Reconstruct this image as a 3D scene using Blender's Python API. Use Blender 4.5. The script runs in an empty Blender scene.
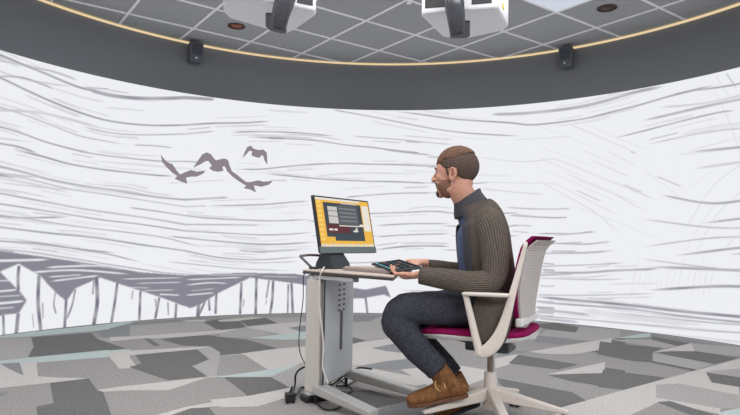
import bpy, bmesh, math, random
import numpy as np
from mathutils import Vector, Matrix
random.seed(4)
rng = np.random.default_rng(7)
PI = math.pi
# ------------------------------------------------------------ camera, world, lights, exposure
FPX, PITCH, ROLL, CAMH = 585.107, 0.057903, -0.015776, 0.80147
CEIL = 2.0364610 + CAMH
YAW, GX, GY = 0.6254630, -0.9597429, 2.4272797
CX, CY, R = 0.0609716, 3.2169887, 3.3800
ZT, ZB = 1.4951627 + CAMH, 0.0
cp, sp, cr, sr = math.cos(PITCH), math.sin(PITCH), math.cos(ROLL), math.sin(ROLL)
ROT = np.array([[1, 0, 0], [0, cp, -sp], [0, sp, cp]]) @ np.array([[cr, 0, sr], [0, 1, 0], [-sr, 0, cr]])
scene = bpy.context.scene
cam = bpy.data.cameras.new('camera')
cam.sensor_width = 36; cam.lens = FPX * 36 / 740; cam.clip_start = 0.05
camo = bpy.data.objects.new('camera', cam); scene.collection.objects.link(camo)
M4 = Matrix.Identity(4)
for r_ in range(3):
    M4[r_][0] = ROT[r_, 0]; M4[r_][1] = ROT[r_, 2]; M4[r_][2] = -ROT[r_, 1]
M4[2][3] = CAMH
camo.matrix_world = M4
scene.camera = camo
w = bpy.data.worlds.new('world'); scene.world = w; w.use_nodes = True
w.node_tree.nodes['Background'].inputs[0].default_value = (0.9, 0.95, 1, 1)
w.node_tree.nodes['Background'].inputs[1].default_value = 0.4
scene.view_settings.view_transform = 'Standard'; scene.view_settings.look = 'None'
scene.view_settings.gamma = 1; scene.view_settings.use_curve_mapping = False
scene.view_settings.exposure = 0.0
SCREEN_GAIN = 0.93

def area(name, loc, rot, sx, sy, power, col):
    l = bpy.data.lights.new(name, 'AREA'); l.shape = 'RECTANGLE'; l.size = sx; l.size_y = sy
    l.energy = power; l.color = col
    o = bpy.data.objects.new(name, l); o.location = loc; o.rotation_euler = rot
    scene.collection.objects.link(o); return o
# added fill for unseen ceiling lights: two tilted behind the camera, one overhead
area('fill_light_left', (-1.6, -1.2, 2.75), (math.radians(38), 0, math.radians(-10)), 2.4, 1.2, 66, (1.0, 0.82, 0.68))
area('fill_light_right', (1.9, -1.0, 2.75), (math.radians(38), 0, math.radians(14)), 2.4, 1.2, 195, (0.97, 0.97, 1.0))
area('fill_light_overhead', (0.06, 3.0, 2.74), (0, 0, 0), 3.2, 3.2, 80, (0.97, 0.98, 1.0))  # added flat fill over the middle of the room, no visible fitting

# ------------------------------------------------------------ picture <-> place
def ray(px, py):
    return ROT @ np.array([(px - 370) / FPX, 1, -(py - 207.5) / FPX])
def V(px, py, Y):
    d = ray(px, py) * (Y / ray(px, py)[1]); return Vector((d[0], Y, d[2] + CAMH))
def Z(px, py, z):
    d = ray(px, py); d = d * ((z - CAMH) / d[2]); return Vector((d[0], d[1], z))
def CYL(px, py, rad=R):
    d = ray(px, py); a = d[0]**2 + d[1]**2; b = -2 * (d[0]*CX + d[1]*CY); c = CX*CX + CY*CY - rad*rad
    t = (-b + math.sqrt(b*b - 4*a*c)) / 2 / a
    x, y, z = d * t
    return math.atan2(x - CX, y - CY), z + CAMH     # theta clockwise from +Y
def onc(th, z, rad=R):
    return Vector((CX + rad*math.sin(th), CY + rad*math.cos(th), z))

def lin(c):
    return tuple((v/12.92 if v <= .04045 else ((v+.055)/1.055)**2.4) for v in [x/255 for x in c])
# ------------------------------------------------------------ materials
def mat(name, col, rough=.6, metal=0, noise=0, nscale=40, bump=0, bscale=200, emit=0, col2=None, spec=.5, detail=3):
    m = bpy.data.materials.new(name); m.use_nodes = True
    nt = m.node_tree; b = nt.nodes['Principled BSDF']
    c = (*lin(col), 1)
    b.inputs['Base Color'].default_value = c; b.inputs['Roughness'].default_value = rough
    b.inputs['Metallic'].default_value = metal; b.inputs['Specular IOR Level'].default_value = spec
    tc = nt.nodes.new('ShaderNodeTexCoord')
    if noise or col2:
        n = nt.nodes.new('ShaderNodeTexNoise'); n.inputs['Scale'].default_value = nscale; n.inputs['Detail'].default_value = detail
        nt.links.new(tc.outputs['Object'], n.inputs['Vector'])
        rp = nt.nodes.new('ShaderNodeValToRGB')
        rp.color_ramp.elements[0].position = .3; rp.color_ramp.elements[1].position = .7
        if col2: e0, e1 = c, (*lin(col2), 1)
        else:
            e0 = tuple(v*(1-noise) for v in c[:3]) + (1,); e1 = tuple(min(1, v*(1+noise)) for v in c[:3]) + (1,)
        rp.color_ramp.elements[0].color = e0; rp.color_ramp.elements[1].color = e1
        nt.links.new(n.outputs['Fac'], rp.inputs['Fac']); nt.links.new(rp.outputs['Color'], b.inputs['Base Color'])
    if bump:
        n2 = nt.nodes.new('ShaderNodeTexNoise'); n2.inputs['Scale'].default_value = bscale
        nt.links.new(tc.outputs['Object'], n2.inputs['Vector'])
        bp = nt.nodes.new('ShaderNodeBump'); bp.inputs['Strength'].default_value = bump; bp.inputs['Distance'].default_value = .002
        nt.links.new(n2.outputs['Fac'], bp.inputs['Height']); nt.links.new(bp.outputs['Normal'], b.inputs['Normal'])
    if emit:
        b.inputs['Emission Color'].default_value = c; b.inputs['Emission Strength'].default_value = emit
    return m
def lamp_mat(name, col, strength):
    m = bpy.data.materials.new(name); m.use_nodes = True; nt = m.node_tree; nt.nodes.clear()
    e = nt.nodes.new('ShaderNodeEmission'); e.inputs[0].default_value = (*lin(col), 1); e.inputs[1].default_value = strength
    o = nt.nodes.new('ShaderNodeOutputMaterial'); nt.links.new(e.outputs[0], o.inputs[0]); return m
def knit(name, c1, c2, freq, freq2=0):
    """ribbed knit: stripes run along the garment (uv.x goes around it)"""
    m = bpy.data.materials.new(name); m.use_nodes = True; nt = m.node_tree; b = nt.nodes['Principled BSDF']
    b.inputs['Roughness'].default_value = .95; b.inputs['Specular IOR Level'].default_value = .1
    tc = nt.nodes.new('ShaderNodeTexCoord'); wv = nt.nodes.new('ShaderNodeTexWave'); wv.bands_direction = 'X'
    wv.inputs['Scale'].default_value = freq; wv.inputs['Distortion'].default_value = .6; wv.inputs['Detail'].default_value = 2
    wv.inputs['Detail Scale'].default_value = 8
    nt.links.new(tc.outputs['UV'], wv.inputs['Vector'])
    n = nt.nodes.new('ShaderNodeTexNoise'); n.inputs['Scale'].default_value = 90; nt.links.new(tc.outputs['Object'], n.inputs['Vector'])
    mx = nt.nodes.new('ShaderNodeMath'); mx.operation = 'MULTIPLY_ADD'; mx.inputs[1].default_value = .5
    nt.links.new(n.outputs['Fac'], mx.inputs[0]); 
    m2 = nt.nodes.new('ShaderNodeMath'); m2.operation = 'MULTIPLY'; m2.inputs[1].default_value = .6
    nt.links.new(wv.outputs['Fac'], m2.inputs[0]); nt.links.new(m2.outputs[0], mx.inputs[2])
    rp = nt.nodes.new('ShaderNodeValToRGB'); rp.color_ramp.elements[0].color = (*lin(c1), 1); rp.color_ramp.elements[1].color = (*lin(c2), 1)
    rp.color_ramp.elements[0].position = .2; rp.color_ramp.elements[1].position = .85
    nt.links.new(mx.outputs[0], rp.inputs[0]); nt.links.new(rp.outputs[0], b.inputs['Base Color'])
    bp = nt.nodes.new('ShaderNodeBump'); bp.inputs['Strength'].default_value = .8; bp.inputs['Distance'].default_value = .006
    nt.links.new(mx.outputs[0], bp.inputs['Height']); nt.links.new(bp.outputs[0], b.inputs['Normal'])
    return m

# ------------------------------------------------------------ object helpers
def link(name, me, m=None, parent=None, smooth=False):
    o = bpy.data.objects.new(name, me); scene.collection.objects.link(o)
    if m:
        for k in (m if isinstance(m, (list, tuple)) else [m]): me.materials.append(k)
    if parent: o.parent = parent
    if smooth:
        for p in me.polygons: p.use_smooth = True
    return o
def tag(o, label, cat, group=None):
    o['label'] = label; o['category'] = cat
    if group: o['group'] = group
    return o
def struct(o):
    o['kind'] = 'structure'; return o
def thing(name, label, cat, loc=(0, 0, 0), rz=0, group=None):
    o = bpy.data.objects.new(name, None); scene.collection.objects.link(o); o.empty_display_size = .05
    o.location = loc; o.rotation_euler = (0, 0, rz); return tag(o, label, cat, group)

class MB:
    def __init__(s): s.v = []; s.f = []; s.mi = []; s.uv = None; s.org = Vector((0, 0, 0)); s.rz = 0
    def add(s, vs, fs, mi=0):
        n = len(s.v); s.v += [Vector(v) for v in vs]; s.f += [[i+n for i in f] for f in fs]; s.mi += [mi]*len(fs)
    def box(s, c, d, rot=None, mi=0):
        vs = [Vector((x*d[0]/2, y*d[1]/2, z*d[2]/2)) for x in (-1, 1) for y in (-1, 1) for z in (-1, 1)]
        if rot is not None: vs = [rot @ v for v in vs]
        s.add([Vector(c)+v for v in vs], [(0, 1, 3, 2), (4, 6, 7, 5), (0, 4, 5, 1), (2, 3, 7, 6), (0, 2, 6, 4), (1, 5, 7, 3)], mi)
    def bar(s, a, b, wd, h, up=(0, 0, 1), w2=None, h2=None, mi=0):
        """rectangular bar from a to b, may taper"""
        a, b = Vector(a), Vector(b); t = (b-a).normalized(); sd = t.cross(Vector(up)).normalized(); u = sd.cross(t)
        w2 = wd if w2 is None else w2; h2 = h if h2 is None else h2
        vs = []
        for p, ww, hh in ((a, wd, h), (b, w2, h2)):
            for i, j in ((-1, -1), (1, -1), (1, 1), (-1, 1)): vs.append(p + sd*ww/2*i + u*hh/2*j)
        s.add(vs, [(3, 2, 1, 0), (4, 5, 6, 7), (0, 1, 5, 4), (1, 2, 6, 5), (2, 3, 7, 6), (3, 0, 4, 7)], mi)
    def prism(s, pts, z0, z1, mi=0):
        n = len(pts)
        a = sum(pts[i][0]*pts[(i+1) % n][1]-pts[(i+1) % n][0]*pts[i][1] for i in range(n))
        if a < 0: pts = pts[::-1]
        vs = [(p[0], p[1], z0) for p in pts] + [(p[0], p[1], z1) for p in pts]
        s.add(vs, [tuple(range(n))[::-1], tuple(range(n, 2*n))] + [(i, (i+1) % n, n+(i+1) % n, n+i) for i in range(n)], mi)
    def cyl(s, a, b, r, r2=None, n=20, mi=0):
        a, b = Vector(a), Vector(b); t = (b-a).normalized(); r2 = r if r2 is None else r2
        sd = t.cross(Vector((0, 0, 1)) if abs(t.z) < .9 else Vector((1, 0, 0))).normalized(); u = sd.cross(t)
        vs = [p + (sd*math.cos(k*2*PI/n) + u*math.sin(k*2*PI/n))*q for p, q in ((a, r), (b, r2)) for k in range(n)]
        s.add(vs, [tuple(range(n)), tuple(range(n, 2*n))[::-1]] + [(k, n+k, n+(k+1) % n, (k+1) % n) for k in range(n)], mi)
    def tube(s, pts, r, n=8, mi=0, sub=6):
        P = catmull([Vector(p) for p in pts], sub) if sub > 1 else [Vector(p) for p in pts]
        u = None; vs = []; m = len(P)
        for i, p in enumerate(P):
            t = (P[min(i+1, m-1)]-P[max(i-1, 0)]).normalized()
            if u is None: u = t.cross(Vector((.3, .2, 1))).normalized()
            u = (u - t*u.dot(t)).normalized(); w_ = t.cross(u)
            rr = r if not callable(r) else r(i/(m-1))
            vs += [p + (u*math.cos(k*2*PI/n)+w_*math.sin(k*2*PI/n))*rr for k in range(n)]
        fs = [(i*n+k, i*n+(k+1) % n, (i+1)*n+(k+1) % n, (i+1)*n+k) for i in range(m-1) for k in range(n)]
        s.add(vs, fs + [tuple(range(n))[::-1], tuple(range((m-1)*n, m*n))], mi)
    def ell(s, c, r, rot=None, nu=20, nv=12, mi=0):
        c = Vector(c); vs = []; 
        for i in range(1, nv):
            ph = PI*i/nv
            for k in range(nu):
                v = Vector((r[0]*math.sin(ph)*math.cos(2*PI*k/nu), r[1]*math.sin(ph)*math.sin(2*PI*k/nu), r[2]*math.cos(ph)))
                vs.append(c + (rot @ v if rot is not None else v))
        top = Vector((0, 0, r[2])); bot = -top
        if rot is not None: top, bot = rot@top, rot@bot
        vs += [c+top, c+bot]; T = len(vs)-2; B = T+1
        fs = [(i*nu+k, (i+1)*nu+k, (i+1)*nu+(k+1) % nu, i*nu+(k+1) % nu) for i in range(nv-2) for k in range(nu)]
        fs += [(T, k, (k+1) % nu) for k in range(nu)] + [(B, (nv-2)*nu+(k+1) % nu, (nv-2)*nu+k) for k in range(nu)]
        s.add(vs, fs, mi)
    def loft(s, st, L=(0, 1, 0), n=28, sub=4, a0=0, a1=2*PI, e=2.0, mi=0, cap=True):
        """st: (centre, half width along L, half depth). a0..a1: arc, 0 = along N (towards front)"""
        C = catmull([Vector(q[0]) for q in st], sub); A = cat1([q[1] for q in st], sub); B = cat1([q[2] for q in st], sub)
        L0 = Vector(L).normalized(); full = abs(a1-a0-2*PI) < 1e-6; m = len(C); nn = n if full else n+1
        vs = []; uv = []; vl = 0
        for i, c in enumerate(C):
            t = (C[min(i+1, m-1)]-C[max(i-1, 0)]).normalized()
            Lv = (L0 - t*L0.dot(t)).normalized(); N = t.cross(Lv)
            if i: vl += (c-C[i-1]).length
            for k in range(nn):
                a = a0 + (a1-a0)*k/n; ca, sa = math.cos(a), math.sin(a)
                x = math.copysign(abs(ca)**(2/e), ca); y = math.copysign(abs(sa)**(2/e), sa)
                vs.append(c + N*(B[i]*x) + Lv*(A[i]*y)); uv.append((a/(2*PI), vl))
        fs = []
        for i in range(m-1):
            for k in range(n):
                k2 = (k+1) % nn if full else k+1
                fs.append((i*nn+k, i*nn+k2, (i+1)*nn+k2, (i+1)*nn+k))
        if full and cap: fs += [tuple(range(nn))[::-1], tuple(range((m-1)*nn, m*nn))]
        base = len(s.v); s.add(vs, fs, mi)
        if s.uv is None: s.uv = {}
        for i, q in enumerate(uv): s.uv[base+i] = q
    def build(s, name, m=None, parent=None, smooth=False, bevel=0, seg=2, fixn=True, local=True):
        me = bpy.data.meshes.new(name)
        vs = s.v
        if parent is not None and local:
            c, sn = math.cos(-parent.rotation_euler.z), math.sin(-parent.rotation_euler.z); o = parent.location
            if parent.parent is None:
                vs = [Vector((c*(v.x-o.x)-sn*(v.y-o.y), sn*(v.x-o.x)+c*(v.y-o.y), v.z-o.z)) for v in vs]
        me.from_pydata([tuple(v) for v in vs], [], s.f)
        for i, p in enumerate(me.polygons): p.material_index = s.mi[i]
        if s.uv:
            ul = me.uv_layers.new(name='uv')
            for p in me.polygons:
                li = list(p.loop_indices); us = [s.uv.get(me.loops[l].vertex_index, (0, 0)) for l in li]
                mx = max(u[0] for u in us)
                for l, u in zip(li, us):
                    ul.data[l].uv = (u[0] + (1 if mx-u[0] > .5 else 0), u[1])
        if fixn:
            bm = bmesh.new(); bm.from_mesh(me); bmesh.ops.recalc_face_normals(bm, faces=bm.faces); bm.to_mesh(me); bm.free()
        ob = link(name, me, m, parent, smooth)
        if bevel:
            b = ob.modifiers.new('bevel', 'BEVEL'); b.width = bevel; b.segments = seg; b.limit_method = 'ANGLE'; b.harden_normals = False
        return ob
def catmull(P, sub):
    if len(P) < 3: return [P[0].lerp(P[-1], i/sub) for i in range(sub+1)]
    Q = [P[0]*2-P[1]] + P + [P[-1]*2-P[-2]]; out = []
    for i in range(1, len(Q)-2):
        for k in range(sub):
            t = k/sub; p0, p1, p2, p3 = Q[i-1:i+3]
            out.append(.5*((2*p1) + (p2-p0)*t + (2*p0-5*p1+4*p2-p3)*t*t + (3*p1-p0-3*p2+p3)*t**3))
    return out + [P[-1]]
def cat1(a, sub):
    return [v.x for v in catmull([Vector((q, 0, 0)) for q in a], sub)]
def remesh(o, vox, smooth=4):
    r = o.modifiers.new('fuse', 'REMESH'); r.mode = 'VOXEL'; r.voxel_size = vox; r.use_smooth_shade = True
    if smooth:
        sm = o.modifiers.new('smooth', 'SMOOTH'); sm.factor = .5; sm.iterations = smooth
    return o
def arc(name, r0, r1, z0, z1, th0, th1, n, m, kind=None):
    """closed curved slab standing on the cylinder about (CX,CY)"""
    b = MB()
    for i in range(n+1):
        t = th0+(th1-th0)*i/n
        b.v += [onc(t, z0, r0), onc(t, z1, r0), onc(t, z1, r1), onc(t, z0, r1)]
    for i in range(n):
        a, c = i*4, i*4+4
        for k in range(4): b.f.append([a+k, a+(k+1) % 4, c+(k+1) % 4, c+k])
    b.f += [[0, 1, 2, 3], [n*4+3, n*4+2, n*4+1, n*4]]; b.mi = [0]*len(b.f)
    o = b.build(name, m); return o

# ------------------------------------------------------------ colours
m_wall = mat('wall_fabric', (121, 124, 129), .95, noise=.10, nscale=300, bump=.4, bscale=700, spec=.15)
m_outer = mat('outer_wall_paint', (150, 152, 155), .8)
m_tile = mat('ceiling_tile', (166, 168, 170), .9, noise=.06, nscale=60, bump=.3, bscale=500, spec=.2)
m_grid = mat('ceiling_grid_white', (248, 249, 252), .5)
m_white = mat('white_plastic', (226, 226, 230), .35, noise=.02)
m_dark = mat('black_plastic', (30, 31, 34), .45, noise=.1)
m_dgrey = mat('dark_grey_plastic', (66, 70, 75), .4)
m_metal = mat('light_grey_metal', (192, 192, 190), .38, metal=.35, noise=.03)
m_beige = mat('beige_plastic', (218, 210, 202), .4, noise=.02)
m_shell = mat('light_shell', (222, 222, 222), .5)
m_magenta = mat('magenta_fabric', (134, 20, 80), .9, noise=.15, nscale=150, bump=.3, bscale=600, spec=.1)
m_cable_b = mat('black_cable', (28, 28, 30), .5)
m_cable_w = mat('white_cable', (214, 208, 200), .5)

# ------------------------------------------------------------ floor: carpet with angular patches
def carpet(name, c, c2):
    m = mat(name, c, .97, col2=c2, nscale=95, bump=.5, bscale=500, spec=.1, detail=6); return m
cm = [carpet('carpet_mid', (138, 135, 133), (172, 169, 167)), carpet('carpet_light', (182, 178, 175), (212, 208, 204)),
      carpet('carpet_dark', (98, 97, 96), (130, 129, 128)), carpet('carpet_mint', (172, 187, 184), (198, 210, 207)),
      carpet('carpet_ash', (154, 151, 149), (186, 183, 181)), carpet('carpet_slate', (126, 128, 130), (154, 156, 158))]
fl = MB()
fl.add([(-4.6, -3.6, 0), (4.6, -3.6, 0), (4.6, 6.7, 0), (-4.6, 6.7, 0)], [(0, 1, 2, 3)], 0)
fl.add([(-4.6, -3.6, -.1), (4.6, -3.6, -.1), (4.6, 6.7, -.1), (-4.6, 6.7, -.1)], [(3, 2, 1, 0)], 0)
lay = [0]
def inside(x, y): return (x-CX)**2+(y-CY)**2 < (R-.0)**2
def patch(ox, oy, s, pts, c):
    lay[0] += 1; z = .000005*lay[0]
    W = [Z(ox+x/s, oy+y/s, z) for x, y in pts]
    # keep the patch in front of the wall
    out = []
    for p in W:
        dx, dy = p.x-CX, p.y-CY; d = math.hypot(dx, dy)
        if p.y > 0 and d > R+.02: p = Vector((CX+dx*(R+.02)/d, CY+dy*(R+.02)/d, z))
        out.append(p)
    fl.add(out, [tuple(range(len(out)))], c)
# the woven pattern carried on around the part traced below
def rnd_patch(x, y, a, l, w_, c):
    lay[0] += 1; z = .000005*lay[0]; k = random.uniform(-.5, .5)
    pts = [(-l/2, -w_/2), (l/2, -w_/2+k*w_*.4), (l/2+k*w_, w_/2), (-l/2+k*w_, w_/2)]
    fl.add([(x+px*math.cos(a)-py*math.sin(a), y+px*math.sin(a)+py*math.cos(a), z) for px, py in pts], [(0, 1, 2, 3)], c)
for i in range(-6, 7):
    for j in range(-6, 4):
        x, y = i*.62+random.uniform(-.1, .1), j*.42+.6+random.uniform(-.08, .08)
        if y < 2.3 and (abs(x) < 4): rnd_patch(x, y, random.choice((.15, -.25, .6)), random.uniform(.5, 1.0), random.uniform(.15, .35), random.choice((1, 2, 2, 4, 5, 0, 3 if random.random() < .3 else 1)))
for i in range(40):
    a = random.choice((-1, 1))*random.uniform(.75, 2.2); rr = random.uniform(1.5, 3.0)
    x, y = CX+rr*math.sin(a), CY+rr*math.cos(a)
    px = 370+x/y*FPX if y > .3 else 9999
    if not (-20 < px < 760): rnd_patch(x, y, random.choice((.15, -.25, .6)), random.uniform(.5, .9), random.uniform(.15, .35), random.choice((1, 2, 4, 5)))
T = {}
for t_, o_ in dict(A=(0, 310, 3.954), B=(110, 310, 3.954), C=(220, 310, 3.955), D=(500, 315, 4.15), E=(600, 325, 4.614), F=(340, 310, 3.95)).items(): T[t_] = o_
G_ = [
 ('A', 4, [(-60,112),(120,108),(133,145),(108,188),(-60,208)]), ('A', 3, [(-60,112),(0,102),(120,86),(370,62),(514,40),(514,62),(380,83),(250,93),(130,105),(60,108)]),
 ('A', 2, [(125,108),(360,90),(385,115),(492,150),(110,188),(133,145)]), ('A', 5, [(380,85),(514,63),(514,103),(410,110)]),
 ('A', 4, [(385,112),(514,104),(514,150),(492,150)]), ('A', 3, [(-60,208),(110,188),(514,150),(514,178),(440,185),(145,208),(85,208),(-60,220)]),
 ('A', 1, [(-60,214),(75,208),(145,208),(150,262),(350,270),(200,288),(-60,315)]), ('A', 5, [(0,212),(78,208),(93,260),(30,230)]),
 ('A', 0, [(145,208),(435,185),(470,232),(514,230),(514,300),(395,318),(350,268),(250,268),(150,262)]),
 ('A', 2, [(198,288),(350,270),(385,318),(408,322),(445,430),(150,430),(143,383),(212,368)]), ('A', 1, [(385,316),(514,298),(514,318),(405,323)]),
 ('A', 1, [(440,185),(514,176),(514,230),(470,232)]),
 ('B', 5, [(0,72),(80,52),(72,102),(0,107)]), ('B', 4, [(80,62),(290,44),(372,48),(420,76),(110,105),(76,103)]), ('B', 5, [(80,50),(270,38),(290,46),(80,60)]),
 ('B', 1, [(290,40),(385,38),(372,46),(310,46)]), ('B', 2, [(370,48),(425,36),(514,38),(514,72),(420,76)]),
 ('B', 1, [(0,107),(110,103),(440,78),(514,74),(514,84),(385,98),(200,112),(130,112),(0,124)]),
 ('B', 0, [(0,124),(130,112),(200,114),(280,140),(390,145),(70,156)]), ('B', 2, [(-20,130),(72,153),(0,160),(-30,152)]), ('B', 2, [(133,113),(155,113),(200,140),(175,142)]),
 ('B', 2, [(200,115),(385,98),(514,122),(514,174),(450,176),(400,145),(280,140)]), ('B', 1, [(0,165),(390,143),(395,152),(345,155),(70,180),(100,215),(120,225),(40,232),(0,190)]),
 ('B', 4, [(345,155),(398,145),(450,176),(514,173),(514,258),(385,264),(325,222),(392,195)]), ('B', 2, [(100,178),(345,155),(392,195),(325,222),(385,262),(230,278),(75,225),(125,212)]),
 ('B', 1, [(0,308),(385,264),(520,255),(380,268),(230,318),(0,318)]), ('B', 2, [(450,268),(514,262),(514,312)]), ('B', 1, [(130,430),(300,383),(514,345),(514,372),(320,390),(220,430)]),
 ('B', 2, [(200,430),(320,388),(390,385),(430,430)]),
 ('C', 2, [(0,45),(85,50),(100,68),(0,80)]), ('C', 1, [(-10,40),(130,28),(180,30),(75,44),(0,46)]), ('C', 4, [(180,30),(320,30),(345,45),(225,54)]), ('C', 1, [(100,68),(225,52),(335,46),(345,60),(270,70),(340,92),(230,95)]),
 ('C', 2, [(75,42),(180,30),(228,53),(110,62)]), ('C', 4, [(0,92),(100,68),(235,92),(110,110),(0,107)]), ('C', 5, [(270,70),(345,60),(345,92)]), ('C', 3, [(110,110),(240,96),(345,84),(345,115),(250,118)]),
 ('C', 2, [(0,106),(110,118),(228,152),(80,172),(0,180)]), ('C', 1, [(80,172),(228,153),(345,143),(345,205),(280,222),(190,237),(105,182)]), ('C', 0, [(0,182),(100,178),(188,237),(20,263),(-15,263)]),
 ('C', 3, [(-30,262),(20,260),(190,236),(310,216),(200,264),(20,266)]), ('C', 2, [(18,265),(200,265),(275,306),(110,340)]), ('C', 4, [(200,264),(310,216),(360,212),(360,300),(275,306)]),
 ('C', 1, [(-40,355),(110,340),(290,305),(300,335),(150,382),(0,385)]),
 ('F', 4, [(-80,30),(170,30),(190,110),(100,120),(-80,80)]), ('F', 5, [(-60,20),(160,22),(120,45),(-40,50)]), ('F', 1, [(-10,140),(215,108),(230,130),(125,150),(262,172),(275,192),(180,202),(90,218),(-10,225)]), ('F', 2, [(20,100),(104,120),(20,142)]),
 ('F', 5, [(125,150),(232,130),(264,172),(180,162)]), ('F', 5, [(90,225),(180,205),(280,193),(325,250),(240,237)]), ('F', 1, [(20,222),(95,225),(300,265),(340,292),(300,300),(60,250)]),
 ('F', 2, [(10,320),(120,316),(262,362),(140,388)]), ('F', 1, [(-60,240),(60,270),(20,300),(-80,290)]), ('F', 1, [(240,235),(450,215),(600,240),(600,262),(420,330),(330,290)]), ('F', 0, [(420,120),(700,140),(640,215),(300,190)]),
 ('F', 5, [(150,395),(320,345),(460,430),(150,430)]),
 ('D', 4, [(325,48),(498,62),(498,95),(370,108),(160,85),(200,58)]), ('D', 2, [(130,40),(230,33),(327,50),(315,72),(200,60)]), ('D', 1, [(60,92),(165,72),(152,100),(30,102)]),
 ('D', 5, [(155,85),(372,108),(250,122),(142,110)]), ('D', 2, [(375,150),(470,128),(460,105),(520,92),(520,186)]), ('D', 1, [(120,152),(465,95),(460,125),(477,132),(330,160),(270,164),(170,160)]),
 ('D', 1, [(-20,180),(78,160),(40,205),(-20,222)]), ('D', 2, [(75,165),(325,205),(240,226),(36,200)]), ('D', 2, [(200,250),(430,240),(440,218),(520,230),(520,310),(300,275)]), ('D', 1, [(198,246),(437,195),(430,241)]),
 ('D', 2, [(-10,262),(300,320),(358,355),(245,385),(140,350),(0,288)]), ('D', 1, [(230,390),(530,308),(530,430),(230,430)]), ('D', 5, [(-10,140),(120,152),(40,168),(-10,172)]),
 ('E', 5, [(60,60),(240,40),(660,110),(660,130),(435,100),(245,68)]), ('E', 4, [(50,68),(240,66),(420,85),(290,108)]), ('E', 2, [(240,52),(420,86),(370,100),(240,68)]), ('E', 3, [(80,60),(180,42),(234,37),(232,55),(160,60)]),
 ('E', 4, [(420,83),(700,108),(700,150),(435,122)]), ('E', 2, [(0,75),(50,82),(292,106),(245,125),(243,172),(150,165),(-10,135)]),
 ('E', 2, [(260,125),(330,118),(440,120),(640,152),(520,182),(390,160)]), ('E', 1, [(245,126),(422,83),(436,121),(330,120)]), ('E', 4, [(242,130),(300,137),(525,180),(445,207),(243,167)]),
 ('E', 2, [(243,166),(445,205),(430,212),(243,174)]),
 ('E', 2, [(15,205),(305,243),(220,272),(110,298),(-10,285)]), ('E', 1, [(-20,335),(220,270),(700,140),(700,300),(640,290),(646,330),(370,270),(258,275),(260,335),(555,380),(555,412),(280,352),(120,430),(-20,430)]),
 ('E', 2, [(488,217),(700,250),(700,296),(515,265)]), ('E', 4, [(490,213),(700,196),(700,248),(600,235)]), ('E', 4, [(257,275),(370,270),(700,335),(700,385),(555,385),(260,335)]), ('E', 3, [(550,403),(700,370),(700,430),(550,430)]),
 ('E', 0, [(110,430),(265,358),(450,415),(450,430)]), ('E', 2, [(262,356),(322,350),(560,425),(440,425)]),
]
for t_, c_, p_ in G_: patch(*T[t_], p_, c_)
floor = fl.build('floor', cm, fixn=False); struct(floor)

# ------------------------------------------------------------ walls, ceiling
TH = math.radians(146)
o = arc('wall_back', R+.004, R+.16, 0, CEIL, -TH, TH, 160, m_wall); struct(o)
b = MB(); b.box((-4.7, 1.55, CEIL/2), (.2, 10.5, CEIL)); struct(b.build('wall_left', m_outer))
b = MB(); b.box((4.7, 1.55, CEIL/2), (.2, 10.5, CEIL)); struct(b.build('wall_right', m_outer))
b = MB(); b.box((0, -3.7, CEIL/2), (9.2, .2, CEIL)); struct(b.build('wall_front', m_outer))
b = MB(); b.box((0, 1.55, CEIL+.06), (9.6, 10.7, .12)); struct(b.build('ceiling', m_tile))
U = (math.cos(YAW), math.sin(YAW)); W = (-math.sin(YAW), math.cos(YAW))
def gp(i, j): return (GX+.6*(i*W[0]+j*U[0]), GY+.6*(i*W[1]+j*U[1]))
g = MB()
for fam in (0, 1):
    for k in range(-12, 16):
        p = gp(k, 0) if fam == 0 else gp(0, k); d = U if fam == 0 else W
        ox, oy = p[0]-CX, p[1]-CY; bb = ox*d[0]+oy*d[1]; cc = ox*ox+oy*oy-(R-.005)**2; D = bb*bb-cc
        if D <= .01: continue
        t0, t1 = -bb-math.sqrt(D), -bb+math.sqrt(D)
        zz = CEIL-.004-(.0005 if fam else 0)
        g.bar((p[0]+d[0]*t0, p[1]+d[1]*t0, zz), (p[0]+d[0]*t1, p[1]+d[1]*t1, zz), .023, .008)
struct(g.build('trim_1', m_grid))
# warm light strip where the ceiling meets the curved wall
o = arc('light_strip', R-.022, R+.004, CEIL-.019, CEIL-.006, -TH, TH, 160, lamp_mat('strip_glow', (240, 214, 168), .95))
tag(o, 'thin warm glowing light strip curving along the top of the dark wall', 'light')
# luminous tile
b = MB(); q = [gp(0, 5), gp(0, 6), gp(1, 6), gp(1, 5)]
cq = (sum(p[0] for p in q)/4, sum(p[1] for p in q)/4); q2 = [(cq[0]+(p[0]-cq[0])*.96, cq[1]+(p[1]-cq[1])*.96) for p in q]
b.prism(q2, CEIL-.006, CEIL-.001)
tag(b.build('ceiling_light_panel', lamp_mat('panel_glow', (205, 212, 224), 1.0)), 'pale square light panel set in the dark tiled ceiling, top right', 'ceiling light')

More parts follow.
